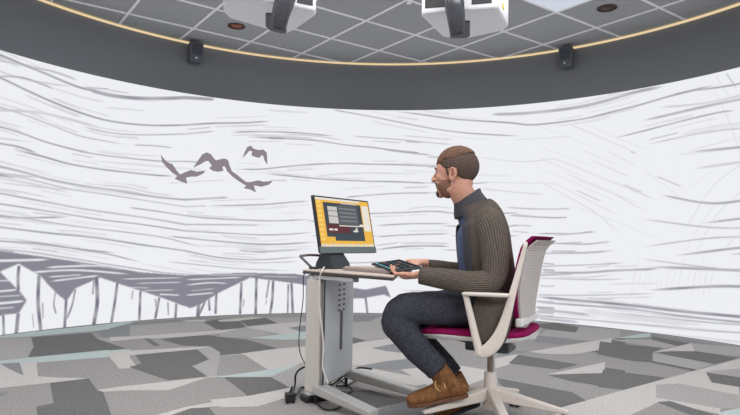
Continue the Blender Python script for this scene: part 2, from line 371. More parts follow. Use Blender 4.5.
# ------------------------------------------------------------ the projected picture on the curved screen
TT = {'a1': (0, 50), 'a2': (185, 50), 'a3': (370, 50), 'a4': (555, 50), 'b1': (0, 150), 'b2': (185, 150), 'b3': (370, 150), 'b4': (555, 150), 'c1': (0, 240), 'c2': (185, 240), 'c4': (555, 250)}
THS = math.radians(142); DS = .006
NT = int(2*THS*R/DS); NZ = int((ZT-.004)/DS)
S0 = -THS*R; dark = np.zeros((NT+1, NZ+1), np.float32)
ds = 2*THS*R/NT; dz = (ZT-.004)/NZ
SG, ZG = None, None
def strokes_to(arr, pts, wd, al, t0=True, t1=True, mode='max'):
    """pts in (s,z) metres; soft edged tapering line"""
    P = catmull([Vector((a, b_, 0)) for a, b_ in pts], 8) if len(pts) > 2 else [Vector((*pts[0], 0)).lerp(Vector((*pts[-1], 0)), k/8) for k in range(9)]
    n = len(P)-1
    for i in range(n):
        a, b_ = P[i], P[i+1]
        def tp(t):
            f = 1
            if t0: f = min(f, (t/.12)**.6 if t < .12 else 1)
            if t1: f = min(f, ((1-t)/.12)**.6 if t > .88 else 1)
            return f
        ta, tb = tp(i/n), tp((i+1)/n); m = wd+ds*2
        i0 = int((min(a.x, b_.x)-m-S0)/ds); i1 = int((max(a.x, b_.x)+m-S0)/ds)+2
        j0 = int((min(a.y, b_.y)-m)/dz); j1 = int((max(a.y, b_.y)+m)/dz)+2
        i0, j0 = max(i0, 0), max(j0, 0); i1, j1 = min(i1, NT+1), min(j1, NZ+1)
        if i1 <= i0 or j1 <= j0: continue
        sg = S0+np.arange(i0, i1)[:, None]*ds; zg = np.arange(j0, j1)[None, :]*dz
        vx, vy = b_.x-a.x, b_.y-a.y; L2 = vx*vx+vy*vy+1e-9
        t = np.clip(((sg-a.x)*vx+(zg-a.y)*vy)/L2, 0, 1)
        d = np.hypot(sg-a.x-t*vx, zg-a.y-t*vy)
        f = ta+(tb-ta)*t
        wob = .86+.14*np.sin(sg*9.7+zg*31+wd*900)*np.sin(sg*3.1+wd*2000+1.3)
        val = np.clip((wd*f*.40+ds*.8-d)/(ds*1.6), 0, 1)*(al*1.6 if al < .28 else 1-(1-al)**2.2)*(.3+.7*f)*wob
        sub = arr[i0:i1, j0:j1]; np.maximum(sub, val, out=sub)
def cyl_s(px, py):
    th, z = CYL(px, py); return th*R, z
PXM = 6.35/FPX
def S(tile, pts, wd, al, j0=None, j1=None):
    ox, oy = TT[tile]; q = [(ox+x/3.99, oy+y/3.99) for x, y in pts]
    t0 = t1 = True
    if q[0][0] < 1: t0 = True; q = [(q[0][0]-70, q[0][1]-(q[1][1]-q[0][1])/(q[1][0]-q[0][0])*70)]+q
    if q[-1][0] > 738: q = q+[(q[-1][0]+60, q[-1][1]+(q[-1][1]-q[-2][1])/(q[-1][0]-q[-2][0])*60)]
    # strokes that run on into the next tile keep their width there
    if j0 is None: t0 = not (ox > 0 and pts[0][0] <= 1); t1 = not (ox < 555 and pts[-1][0] >= 737)
    else:
        t0, t1 = not j0, not j1
        if not j0 and ox > 0 and pts[0][0] <= 1: q = [(q[0][0]-18, q[0][1]-(q[1][1]-q[0][1])/(q[1][0]-q[0][0])*18)]+q
        if not j1 and ox < 555 and pts[-1][0] >= 737: q = q+[(q[-1][0]+18, q[-1][1]+(q[-1][1]-q[-2][1])/(q[-1][0]-q[-2][0])*18)]
    strokes_to(layer, [cyl_s(*p) for p in q], wd*PXM, al, t0, t1)
layer = np.zeros_like(dark)
ST = {
'a1': [([(0,22),(80,55),(180,95),(300,145),(400,172)],2.4,.6),([(330,150),(420,178),(520,192),(640,195),(738,188)],5,.6),([(120,68),(220,90),(310,122)],2,.35),([(330,150),(440,158)],1.5,.4),
 ([(0,112),(90,155),(200,205),(330,255),(450,287),(600,302),(738,302)],1.9,.65),([(0,230),(100,262),(200,300),(320,345),(420,365),(500,380)],1.4,.35),([(330,308),(440,332),(560,340),(738,338)],1.5,.5),
 ([(0,308),(90,335),(180,368),(300,400),(380,415)],1.6,.5),([(0,375),(80,390),(150,415)],1.8,.5),([(530,380),(620,384),(690,392)],1.3,.5),([(200,150),(330,190),(420,210)],2,.16),([(420,230),(590,245)],2,.16),([(0,190),(150,240),(300,300)],2,.14)],
'a2': [([(0,195),(60,195),(120,198)],3,.5),([(0,300),(110,294),(230,292),(340,285)],2.2,.45),([(180,330),(300,327),(450,332),(600,345)],1.5,.6),([(240,348),(390,354),(520,362),(640,380),(738,390)],1.8,.6),
 ([(330,352),(400,354)],3,.5),([(320,240),(500,252)],2.5,.15),([(590,240),(660,252),(738,266)],1.5,.5),([(0,335),(120,325)],2,.15)],
'a3': [([(100,246),(200,258),(330,276),(450,285),(560,292),(640,300),(738,292)],2.2,.5),([(480,258),(600,255),(738,240)],3.5,.35),([(0,266),(120,290),(250,315),(380,332),(500,340),(600,345)],1.7,.5),
 ([(0,350),(130,360),(270,374),(330,378)],1.4,.35),([(140,366),(210,370)],1.8,.4),([(0,388),(140,406),(200,412)],1.5,.5),([(560,360),(738,350)],1.5,.12)],
'a4': [([(0,245),(100,228),(200,205),(320,170),(440,145)],3.8,.42),([(0,292),(120,275),(230,248),(340,220),(450,188),(560,160),(640,142)],1.8,.5),([(470,180),(600,152)],2.5,.35),
 ([(240,352),(340,328),(440,302),(560,272),(660,250),(720,243)],1.6,.5),([(370,378),(500,350),(640,325),(738,315)],1.3,.3),([(170,268),(330,232)],1.5,.2),([(40,290),(320,410)],1,.18),([(120,300),(400,415)],1,.1),
 ([(0,330),(180,400)],1,.1),([(620,130),(700,300),(738,415)],1,.14),([(640,100),(700,200)],1,.15),([(680,90),(725,155)],1.2,.3),([(560,180),(640,330)],1,.07),([(510,410),(738,350)],1.2,.14)],
'b1': [([(280,0),(380,18),(520,35),(640,46),(738,48)],1.6,.5),([(50,0),(160,25),(280,58),(400,78),(500,90),(620,102),(700,106)],1.8,.55),([(0,68),(100,92),(200,120),(330,145),(450,162),(560,180),(650,192),(738,202)],1.6,.6),
 ([(0,98),(120,120),(280,158),(420,178),(560,200),(738,228)],1.4,.45),([(380,140),(500,150),(600,172),(700,185)],1.1,.3),([(0,175),(80,190),(200,212),(340,238),(480,258),(600,275),(738,302)],1.6,.55),
 ([(0,217),(120,235),(280,260),(420,282),(560,298),(738,328)],1.5,.5),([(0,262),(120,278),(240,297),(400,318),(520,332),(650,350),(738,372)],1.3,.45),([(0,310),(100,322),(220,336),(320,345),(440,360),(560,380),(640,390),(738,400)],2,.55),
 ([(0,365),(120,374),(240,388),(380,404),(460,412)],1.6,.5),([(510,230),(620,245),(738,262)],1.6,.5),([(0,405),(60,412)],3,.6),([(0,245),(150,272)],1.5,.2),([(0,50),(200,95)],1.5,.15),([(150,160),(300,190)],1.5,.15),([(330,40),(738,75)],1.3,.2)],
'b2': [([(200,78),(300,78),(400,68),(520,58),(640,55),(738,58)],1.9,.55),([(0,46),(60,50)],1.4,.4),([(320,96),(420,105),(510,114),(600,120),(738,128)],1.6,.55),([(520,108),(600,98),(738,95)],1.3,.4),([(330,124),(410,122)],1.2,.4),
 ([(0,198),(180,190)],3,.2),([(90,224),(220,222),(330,218),(420,210),(500,205)],1.7,.5),([(0,264),(80,272),(220,280),(360,284),(500,278)],1.6,.5),([(0,295),(200,300),(300,302)],2,.2),([(0,320),(140,332),(300,340),(400,338),(510,330)],1.5,.5),
 ([(0,352),(140,366),(300,378),(420,376),(520,368)],1.7,.5),([(210,402),(330,412)],1.4,.4),([(640,190),(738,182)],1.4,.4),([(0,130),(180,120)],1.4,.18),([(0,228),(90,224)],1.4,.2),([(380,255),(480,250)],1.2,.15),([(620,158),(738,150)],1.2,.15)],
'b3': [([(50,0),(150,12),(250,22)],1.5,.5),([(0,58),(120,60),(250,66),(430,70)],1.5,.5),([(0,125),(100,128),(240,134)],1.9,.55),([(130,152),(240,148)],1.5,.3),([(0,180),(120,174),(260,172)],1.6,.5),([(0,255),(150,250),(240,246),(330,250)],1.6,.5),
 ([(20,304),(150,296),(325,295)],1.6,.5),([(20,348),(150,340),(325,335)],1.6,.5),([(140,325),(320,322)],1.4,.2),([(20,400),(120,388),(220,384),(325,386)],2,.55),([(430,30),(600,48),(738,42)],1.2,.25),([(430,100),(560,105)],1.3,.15),
 ([(440,155),(560,168),(700,180)],1.4,.25),([(540,230),(640,236),(738,238)],1.6,.4),([(550,262),(650,268),(738,272)],1.6,.45),([(560,300),(650,305)],1.4,.3),([(565,325),(640,332)],1.4,.3),([(700,378),(738,372)],1.5,.4),([(430,128),(738,140)],1.3,.14),([(0,90),(200,96)],1.2,.12)],
'b4': [([(0,335),(80,335),(160,325)],1.6,.45),([(0,376),(120,377),(230,366)],1.6,.5),([(0,272),(50,270)],1.6,.4),([(0,237),(60,235)],1.6,.3),([(0,412),(120,410),(240,403)],1.5,.35),([(80,160),(190,210)],1,.35),([(270,138),(350,172)],1,.4),
 ([(400,105),(510,150)],1,.35),([(20,85),(200,160),(370,250)],1,.2),([(0,30),(280,150),(400,200)],1,.17),([(0,160),(160,250),(260,340)],1,.2),([(0,130),(250,260)],1,.16),([(140,40),(300,110)],1,.22),([(60,110),(350,220)],1,.13),([(200,0),(330,70)],1,.16),
 ([(350,80),(500,190)],1,.13),([(500,350),(620,160),(738,60)],1,.14),([(560,415),(640,270),(738,170)],1,.12),([(540,150),(640,80)],1,.1),([(300,8),(320,14)],1.2,.4),([(100,0),(250,60)],1,.15),([(0,60),(120,110)],1,.13),([(0,10),(160,70)],1,.1),([(480,20),(700,0)],1.3,.14),([(0,100),(300,230)],1,.1),([(60,220),(250,290),(420,360)],1,.1),([(520,415),(560,330),(650,200)],1,.1),([(660,415),(738,330)],1,.12)],
'c1': [([(50,0),(200,20),(330,42),(440,60),(560,90)],1.5,.5),([(0,38),(120,50),(220,65),(330,82),(440,100),(640,130),(738,138)],1.4,.42),([(440,0),(600,25),(738,40)],1.6,.45),([(560,95),(738,128)],1.2,.2)],
'c2': [([(0,48),(60,58)],1.6,.45),([(70,0),(200,12),(340,18),(520,10)],1.6,.5),([(210,42),(300,48),(470,40)],1.5,.45),([(0,48),(140,72),(300,80),(460,68)],1.5,.5),([(0,95),(100,105),(250,118),(440,125)],1.3,.35),([(240,95),(450,88)],1.3,.3)],
'c4': [([(0,15),(120,14),(220,6)],1.5,.4),([(0,65),(150,60),(280,52)],1.4,.4),([(0,92),(120,92),(230,84),(340,80),(420,76)],2.5,.42),([(0,100),(80,97)],2,.4),([(0,116),(120,120),(280,118)],1.3,.35),([(200,138),(420,135)],1.3,.2),([(0,182),(120,182),(240,180),(400,175)],1.4,.35),
 ([(0,195),(150,208),(300,222),(430,238),(560,252),(738,268)],3,.62),([(0,215),(180,228),(340,242),(500,265),(738,290)],2.2,.45),([(0,245),(150,262)],3,.35),([(200,250),(420,272),(600,290),(738,300)],1.6,.35),([(0,270),(180,285),(360,300),(560,320),(738,332)],1.6,.35),
 ([(400,300),(600,318),(738,330)],1.2,.2),([(0,280),(100,290)],3,.3),([(100,240),(300,270),(560,300)],6,.14),([(300,330),(500,345),(738,370)],3,.14)]}
def join_tiles():
    ends = []
    for k_, L_ in ST.items():
        ox, oy = TT[k_]
        for n_, (p_, w_, a_) in enumerate(L_):
            for e_ in (0, -1):
                X = ox+p_[e_][0]/3.99
                for sm_ in (185, 370, 555):
                    if abs(X-sm_) < 1.6: ends.append([sm_, 'L' if ox < sm_ else 'R', oy+p_[e_][1]/3.99, k_, n_, e_, w_, a_])
    pairs = sorted((abs(a[2]-b_[2]), i, j) for i, a in enumerate(ends) for j, b_ in enumerate(ends) if a[0] == b_[0] and a[1] == 'L' and b_[1] == 'R' and abs(a[2]-b_[2]) < 4.5)
    used = set(); flags = {}
    for d_, i, j in pairs:
        if i in used or j in used: continue
        used |= {i, j}; y = (ends[i][2]+ends[j][2])/2
        for q in (i, j):
            e_ = ends[q]; L_ = ST[e_[3]]; pt = list(L_[e_[4]][0]); pt[e_[5]] = (pt[e_[5]][0], (y-TT[e_[3]][1])*3.99); L_[e_[4]] = (pt, (ends[i][6]+ends[j][6])/2, (ends[i][7]+ends[j][7])/2); flags[(e_[3], e_[4], e_[5])] = 1
    return flags
JOIN = join_tiles()
for k_, L_ in ST.items():
    for n_, (p_, w_, a_) in enumerate(L_):
        S(k_, p_, w_, a_, (k_, n_, 0) in JOIN, (k_, n_, -1) in JOIN)
        # thinner companions beside the long brush lines
        if len(p_) >= 4 and a_ >= .3:
            for q_ in range(4):
                a0_ = random.uniform(0, .6); n0 = int(a0_*(len(p_)-1)); seg_ = p_[n0:n0+random.choice((2, 3))]
                dy_ = random.choice((-1, 1))*random.uniform(7, 22)
                if len(seg_) >= 2: S(k_, [(x_+(2 if x_ < 2 else 0)-(2 if x_ > 736 else 0), y_+dy_+random.uniform(-3, 3)) for x_, y_ in seg_], random.uniform(.8, 1.5), random.uniform(.1, .3), False, False)
for k_ in range(14):   # fine upright hatching, lower right
    x_ = 300+k_*24+random.uniform(-6, 6); S('c4', [(x_+30, random.uniform(10, 60)), (x_+12, 110), (x_, random.uniform(150, 200))], 1, random.uniform(.06, .13))
TT['c3'] = (500, 210)
for p_, w_, a_ in [([(30,12),(120,22),(210,25)],1.4,.3),([(160,80),(300,68)],1.4,.3),([(155,105),(260,100)],1.4,.35),([(150,128),(240,128)],1.5,.4),([(130,165),(170,168)],1.6,.5),([(130,185),(170,188)],3,.35),([(125,200),(170,202)],1.5,.3),([(120,235),(170,236)],1.5,.3),([(115,262),(170,262)],1.5,.35),([(108,282),(170,285)],2.2,.45),([(108,300),(172,304)],2.4,.45),([(108,314),(170,318)],3,.35),([(108,326),(170,330)],3,.3)]:
    S('c3', [(x*3.99/3.075, y*3.99/3.075) for x, y in p_], w_, a_)
for y0_, x0_, x1_ in ((157, 425, 480), (167, 425, 480), (183, 425, 490), (193, 430, 480), (213, 440, 520), (226, 440, 525), (236, 450, 520), (250, 440, 515), (262, 380, 500), (278, 390, 520), (291, 400, 520), (300, 430, 530), (307, 440, 530), (312, 440, 530), (236, 310, 380), (221, 305, 375), (250, 315, 380), (262, 325, 385)):
    strokes_to(layer, [cyl_s(x0_, y0_), cyl_s((x0_+x1_)/2, y0_+1.2), cyl_s(x1_, y0_)], 1.5*PXM, .45)
# more of the same wind lines beyond the part the photograph shows
for side in (-1, 1):
    for k_ in range(46):
        s_ = side*random.uniform(3.4, 7.6); z_ = random.uniform(.55 if side < 0 else .1, ZT-.05); l_ = random.uniform(.5, 1.8); c_ = random.uniform(-.1, .1)
        strokes_to(layer, [(s_-l_/2, z_+c_), (s_, z_), (s_+l_/2, z_+c_*.4)], random.uniform(.012, .03), random.uniform(.2, .55))
dark = np.maximum(dark, layer*.95)
# cliffs: filled shapes
def fillpoly(arr, pts, val):
    P = np.array(pts); i0 = max(int((P[:, 0].min()-S0)/ds)-1, 0); i1 = min(int((P[:, 0].max()-S0)/ds)+2, NT+1)
    j0 = max(int(P[:, 1].min()/dz)-1, 0); j1 = min(int(P[:, 1].max()/dz)+2, NZ+1)
    sg = S0+np.arange(i0, i1)[:, None]*ds+0*np.arange(j0, j1)[None, :]; zg = np.arange(j0, j1)[None, :]*dz+0*sg
    ins = np.zeros(sg.shape, bool); n = len(P)
    for k in range(n):
        x1, y1 = P[k]; x2, y2 = P[(k+1) % n]
        if y1 == y2: continue
        c = ((y1 > zg) != (y2 > zg)) & (sg < (x2-x1)*(zg-y1)/(y2-y1)+x1); ins ^= c
    arr[i0:i1, j0:j1][ins] = val
def tl(t, pts): ox, oy = TT[t]; return [cyl_s(ox+x/3.99, oy+y/3.99) for x, y in pts]
cliff = np.zeros_like(dark); wht = np.zeros_like(dark); trunk = np.zeros_like(dark)
# white cliff area keeps clear of the wind strokes
fillpoly(wht, tl('c1', [(-300,90),(0,125),(75,95),(160,145),(265,245),(300,195),(400,152),(640,230),(738,265),(745,262),(760,420),(-300,420)]), 1)
fillpoly(wht, tl('c2', [(0,262),(60,250),(260,150),(480,178),(490,320),(0,320)]), 1)
dark[wht > 0] *= 0
fillpoly(cliff, tl('c1', [(-300,20),(0,45),(150,65),(290,85),(410,103),(560,130),(738,142),(738,267),(640,230),(400,152),(300,195),(265,247),(225,215),(160,145),(75,97),(0,128),(-80,140),(-300,60)]), 1)
fillpoly(cliff, tl('c1', [(-120,100),(0,128),(78,205),(107,243),(75,295),(0,304),(-120,310)]), 1)
fillpoly(cliff, tl('c2', [(-3,142),(240,132),(440,137),(500,145),(480,180),(340,162),(260,152),(130,215),(60,260),(20,274),(-3,264)]), 1)
fillpoly(cliff, [cyl_s(*p) for p in [(300,276),(330,281),(353,287),(353,299),(330,292),(302,285)]], 1)
fillpoly(cliff, [cyl_s(*p) for p in [(352,288),(365,290),(386,286),(391,298),(384,295),(372,297),(362,299),(352,299)]], 1)
streak = np.zeros_like(dark); layer = streak
for t_, L_ in {'c1': [([(0,85),(200,80)],2.2,.95),([(180,112),(300,106),(440,105)],1.6,.95),([(110,132),(300,122),(520,138)],1.8,.9),([(190,150),(330,140)],1.2,.8),([(200,167),(400,143)],1.6,.9),([(540,175),(730,170)],1,.5),([(630,218),(720,222)],1.4,.8),([(480,158),(736,152)],1,.7),
        ([(480,190),(600,193)],.9,.4),([(560,205),(700,200)],.9,.4),([(0,207),(70,200)],1.6,.9),([(0,255),(100,245)],2.2,.9),([(0,165),(40,163)],1.2,.6),([(0,275),(60,270)],1,.6),([(0,228),(90,222)],.9,.5),([(300,95),(500,120)],1,.5)],
        'c2': [([(2,160),(120,155),(230,150)],1.3,.8),([(2,182),(100,172),(170,175)],1.3,.8),([(2,222),(120,212)],1.4,.8),([(300,146),(460,150)],.9,.35),([(20,205),(120,195)],.9,.4),([(80,142),(300,140)],.9,.4)]}.items():
    for p_, w_, a_ in L_: S(t_, p_, w_, a_)
layer = trunk
for t_, L_ in {'c1': [([(75,110),(72,150),(73,200)],2.2,.8),([(155,148),(152,250),(162,357)],2.6,.85),([(264,240),(258,347)],2.2,.85),([(220,215),(215,260),(225,300)],1.2,.6),([(385,155),(388,250),(375,334)],3,.85),([(468,175),(458,250),(445,327)],2.2,.8),([(560,210),(556,317)],2.2,.85),
        ([(635,235),(620,312)],2.2,.75),([(703,260),(700,310)],2.2,.85),([(670,252),(672,306)],1.2,.6),([(13,305),(15,382)],1.8,.7),([(72,300),(65,372)],2.6,.8),([(300,200),(288,260),(268,312)],1.6,.6),([(375,165),(370,215)],1.5,.6),([(530,205),(525,240)],1.2,.4),([(130,300),(135,355)],1,.3),([(170,255),(172,320)],1.2,.4),([(620,238),(626,290)],1.2,.5),([(-60,300),(-62,400)],2.2,.8)],
        'c2': [([(55,255),(52,302)],3.4,.85),([(85,235),(60,292)],2,.75),([(95,235),(98,280)],2,.7),([(125,215),(122,292)],2.3,.8),([(225,175),(220,292)],2.4,.85),([(235,240),(232,270)],1.2,.5),([(285,153),(282,294)],2.5,.85),([(335,165),(325,230)],1.6,.65),([(352,165),(348,240),(340,294)],2.4,.85),([(325,240),(322,260)],1,.5),
        ([(425,175),(430,292)],2.5,.85),([(412,180),(410,292)],1.6,.7),([(487,180),(485,292)],2,.7),([(720,228),(724,260),(728,296)],2.2,.8)]}.items():
    for p_, w_, a_ in L_: strokes_to(layer, tl(t_, p_), w_*1.35*PXM, a_, False, w_ < 1.5)
for _ in range(2):
    c_ = cliff.copy(); c_[1:-1, 1:-1] = cliff[1:-1, 1:-1]*.4+(cliff[:-2, 1:-1]+cliff[2:, 1:-1]+cliff[1:-1, :-2]+cliff[1:-1, 2:])*.15; cliff = c_
cliff = cliff*(1-streak)
dark = np.maximum(np.maximum(dark, cliff*.88), trunk)
# soft edge
dk = dark
nt1, nz1 = NT+1, NZ+1
sg = np.linspace(-THS, THS, nt1); zg = np.linspace(.004, ZT, nz1)
co = np.zeros((nt1, nz1, 3), np.float32)
co[..., 0] = (CX+R*np.sin(sg))[:, None]; co[..., 1] = (CY+R*np.cos(sg))[:, None]; co[..., 2] = zg[None, :]
me = bpy.data.meshes.new('screen_surface')
idx = np.arange(nt1*nz1).reshape(nt1, nz1)
quads = np.stack([idx[:-1, :-1], idx[1:, :-1], idx[1:, 1:], idx[:-1, 1:]], -1).reshape(-1, 4)
me.vertices.add(nt1*nz1); me.vertices.foreach_set('co', co.ravel())
me.loops.add(quads.size); me.loops.foreach_set('vertex_index', quads.ravel().astype(np.int32))
me.polygons.add(len(quads)); me.polygons.foreach_set('loop_start', np.arange(0, quads.size, 4, dtype=np.int32)); me.polygons.foreach_set('loop_total', np.full(len(quads), 4, np.int32))
me.update(calc_edges=True)
at = me.attributes.new('ink', 'FLOAT', 'POINT'); at.data.foreach_set('value', dk.ravel().astype(np.float32))
ms = bpy.data.materials.new('projected_drawing'); ms.use_nodes = True; nt = ms.node_tree; nt.nodes.clear()
an = nt.nodes.new('ShaderNodeAttribute'); an.attribute_name = 'ink'
rp = nt.nodes.new('ShaderNodeValToRGB'); rp.color_ramp.elements[0].color = (*lin((243, 244, 248)), 1); rp.color_ramp.elements[1].color = (*lin((108, 107, 124)), 1)
nt.links.new(an.outputs['Fac'], rp.inputs[0])
em = nt.nodes.new('ShaderNodeEmission'); em.inputs[1].default_value = SCREEN_GAIN; nt.links.new(rp.outputs[0], em.inputs[0])
df = nt.nodes.new('ShaderNodeBsdfDiffuse'); df.inputs[0].default_value = (.04, .04, .04, 1)
ad = nt.nodes.new('ShaderNodeAddShader'); nt.links.new(em.outputs[0], ad.inputs[0]); nt.links.new(df.outputs[0], ad.inputs[1])
ou = nt.nodes.new('ShaderNodeOutputMaterial'); nt.links.new(ad.outputs[0], ou.inputs[0])
screen = thing('projection_screen', 'wide curved white screen showing a projected ink drawing of wind lines and cliffs', 'projection screen', (CX, CY+R, 0))
so = link('projected_picture', me, ms, screen); so.location = -screen.location
# the four projected birds
mb_ = lamp_mat('projected_bird', (146, 136, 144), .95)
BT = [[(95,112),(108,130),(125,148),(150,158),(168,185),(185,205),(215,192),(235,184),(262,192),(303,187),(290,202),(262,215),(235,215),(212,220),(218,248),(190,238),(160,225),(172,212),(150,198),(122,170),(103,148)],
 [(245,174),(268,140),(288,112),(308,103),(328,112),(342,132),(352,140),(375,133),(395,132),(408,142),(410,160),(402,172),(390,168),(380,168),(385,188),(360,193),(335,188),(318,175),(332,165),(315,142),(300,145),(280,158)],
 [(388,160),(396,150),(408,146),(414,165),(424,190),(450,208),(470,225),(490,240),(510,240),(545,232),(570,238),(613,235),(595,252),(560,262),(525,255),(535,288),(510,275),(478,268),(490,257),(458,238),(430,218),(402,190)],
 [(472,132),(484,100),(495,78),(510,72),(525,86),(545,92),(570,90),(585,105),(588,160),(575,142),(568,118),(555,118),(556,128),(535,126),(516,118),(514,108),(520,100),(505,95),(490,112)]]
for i, pts in enumerate(BT):
    q = [CYL(140+x/4.6125, 130+y/4.6125, R-.006-.001*i) for x, y in pts]
    b = MB(); n = len(q)
    for k in (0, 1):
        b.v += [onc(th, z, R-.006-.001*i+.002*k) for th, z in q]
    b.f = [tuple(range(n)), tuple(range(n, 2*n))[::-1]]+[(k, (k+1) % n, n+(k+1) % n, n+k) for k in range(n)]; b.mi = [0]*len(b.f)
    ob = b.build('bird_silhouette', mb_, screen)

# ------------------------------------------------------------ small speakers on the dark band
def wall_speaker(px, py, label):
    th, z = CYL(px, py, R-.09); p = onc(th, z, R-.09); t = thing('wall_speaker', label, 'speaker', p, -th, 'small black speakers under the ceiling')
    b = MB(); b.prism([(-.072, -.06), (.072, -.06), (.055, .06), (-.055, .06)], -.105, .10)
    o = b.build('cabinet', m_dark2, t, bevel=.014, seg=3, local=False)
    b = MB(); b.box((0, -.062, .02), (.1, .006, .11)); b.build('grille', m_grille, t, bevel=.002, local=False)
    b = MB(); b.cyl((-.005, -.064, -.072), (-.005, -.068, -.072), .009); b.build('logo_badge', m_badge, t, local=False)
    b = MB(); b.box((0, .045, .04), (.05, .09, .06)); b.box((0, .03, .10), (.07, .11, .02)); b.box((0, .06, .07), (.04, .05, .06)); b.build('bracket', m_dark, t, bevel=.004, local=False)
m_dark2 = mat('speaker_black', (84, 88, 96), .6, noise=.06); m_grille = mat('speaker_grille', (68, 72, 80), .8, noise=.25, nscale=600); m_badge = mat('badge_silver', (235, 235, 240), .3)
wall_speaker(195, 52.5, 'small black wall speaker high on the dark band, left of centre above the birds')
wall_speaker(567, 57.5, 'small black wall speaker high on the dark band, right of the seated man')

# ------------------------------------------------------------ downlights, sprinkler
m_copper = mat('copper_reflector', (150, 95, 75), .35, metal=.7); m_hole = mat('downlight_inside', (70, 48, 45), .5)
for px, py, lb, c1 in ((236.5, 26.5, 'copper downlight recessed in ceiling just under left projector', m_copper), (607, 8.5, 'dark round copper downlight recessed in ceiling near right edge', m_hole)):
    p = Z(px, py, CEIL-.006); t = thing('downlight', lb, 'downlight', p, 0, 'recessed ceiling downlights')
    b = MB(); n = 32
    for k in range(n):
        c_, s_ = math.cos(k*2*PI/n), math.sin(k*2*PI/n)
        b.v += [Vector((c_*.082, s_*.082, .004)), Vector((c_*.082, s_*.082, -.002)), Vector((c_*.068, s_*.068, -.003)), Vector((c_*.066, s_*.066, .004))]
    for k in range(n):
        a, c_ = k*4, ((k+1) % n)*4
        for q in range(4): b.f.append((a+q, c_+q, c_+(q+1) % 4, a+(q+1) % 4))
    b.mi = [0]*len(b.f); b.build('trim_ring', m_hole, t, smooth=True, local=False)
    b = MB(); b.cyl((0, 0, .005), (0, 0, .001), .067); b.ell((0, 0, .0), (.05, .05, .012)); b.build('reflector', c1, t, smooth=True, local=False)
p = Z(409, 3.6, CEIL-.04); t = thing('fire_sprinkler', 'tiny white ceiling sprinkler between the two projectors', 'sprinkler', (p.x, p.y, CEIL))
b = MB(); b.cyl((0, 0, 0), (0, 0, -.006), .035); b.cyl((0, 0, -.006), (0, 0, -.03), .008); b.build('body', m_grid, t, local=False)
b = MB(); b.cyl((0, 0, -.034), (0, 0, -.038), .022); b.cyl((0, 0, -.028), (0, 0, -.036), .004); b.build('deflector', m_grid, t, local=False)

# ------------------------------------------------------------ projectors
def projector(poly, lens, slots, near, label, zb=2.27):
    q = [Z(x, y, zb) for x, y in poly]; c = sum(q, Vector())/len(q)
    t = thing('ceiling_projector', label, 'projector', (c.x, c.y, zb), 0, 'white ceiling projectors with snorkel lenses')
    b = MB(); b.prism([(p.x, p.y) for p in q], zb, zb+.21); b.build('housing', m_white, t, bevel=.018, seg=3)
    # vents on the near side face
    a, d = Z(*near[0], zb), Z(*near[1], zb); dr = (d-a).normalized(); nrm = Vector((dr.y, -dr.x, 0))
    if nrm.y > 0: nrm = -nrm
    L = (d-a).length; rot = Matrix(((dr.x, nrm.x, 0), (dr.y, nrm.y, 0), (0, 0, 1)))
    for u0, u1, z0, z1 in slots:
        b = MB(); b.box(a+dr*(u0+u1)/2*L+nrm*.002+Vector((0, 0, (z0+z1)/2)), ((u1-u0)*L, .006, z1-z0), rot); b.build('vent_grille', m_dark, t, bevel=.002)
    # dark bay in the underside and the snorkel lens hanging in it
    h = lens['bay']; qq = [Z(x, y, zb-.002) for x, y in h]
    b = MB(); b.prism([(p.x, p.y) for p in qq], zb-.006, zb+.01); b.build('lens_bay', m_dark3, t, bevel=.012, seg=3)
    D0 = Z(*lens['near'], zb).y; path = [V(x, y, D0+z) for x, y, z in lens['path']]
    b = MB(); b.loft([(p, r, r*.8) for p, r in zip(path, lens['r'])], L=(1, 0, 0), e=4, n=20); ob = b.build('snorkel_lens', m_lens, t, smooth=True)
    e1, e0 = path[-1], path[-2]; dd = (e1-e0).normalized()
    b = MB(); b.cyl(e1-dd*.005, e1+dd*.004, lens['r'][-1]*.7); b.build('lens_glass', m_glass, ob, local=False).location = -t.location
    # ceiling mount
    b = MB(); b.cyl((c.x, c.y, zb+.2), (c.x, c.y, CEIL), .025); b.box((c.x, c.y, zb+.225), (.3, .3, .02)); b.box((c.x, c.y, CEIL-.01), (.18, .18, .02)); b.build('ceiling_mount', m_grid, t, bevel=.003)
    return t
m_dark3 = mat('bay_dark', (44, 46, 50), .5); m_lens = mat('lens_barrel', (74, 76, 82), .25, noise=.1); m_glass = mat('lens_glass', (20, 22, 28), .06, metal=.2)
projector([(223.7, 13), (229, 18.6), (264.6, 29), (284, 35.5), (296, 29.7), (316, 16), (315, 11), (270, 2), (228, -7), (222, -2)],
          dict(bay=[(265.5, 13), (287, 14), (286.5, 33.5), (281, 33.5), (268, 29.5), (265.5, 26)], near=(280, 5), path=[(288, -14, -.08), (285, 0, -.08), (281, 14, -.05), (279, 27, .0)], r=[.058, .06, .055, .045]),
          [(.78, .97, .03, .09), (.78, .97, .11, .17)], [(228, -7), (315, 11)], 'white ceiling projector with black snorkel lens, the left one of two')
t2 = projector([(421.7, 17.5), (441.8, 36.8), (447, 38.3), (470, 38.3), (504, 31), (508.7, 27), (498, 8), (422, 14)],
          dict(bay=[(449, 20), (470, 21), (470, 36), (466, 38), (450, 38)], near=(456, 11), path=[(454, -14, -.08), (454, 2, -.08), (456, 18, -.05), (457, 33, .0)], r=[.058, .06, .055, .045]),
          [(.04, .30, .035, .095), (.04, .30, .115, .175), (.66, .92, .035, .095), (.66, .92, .115, .175)], [(422, 14), (498, 8)], 'white ceiling projector with black snorkel lens, the right one with yellow sticker')
m_yel = mat('yellow_sticker', (235, 215, 70), .6)
a_, d_ = Z(498, 8, 2.27), Z(508.7, 27, 2.27); dr = (d_-a_).normalized(); n_ = Vector((dr.y, -dr.x, 0))
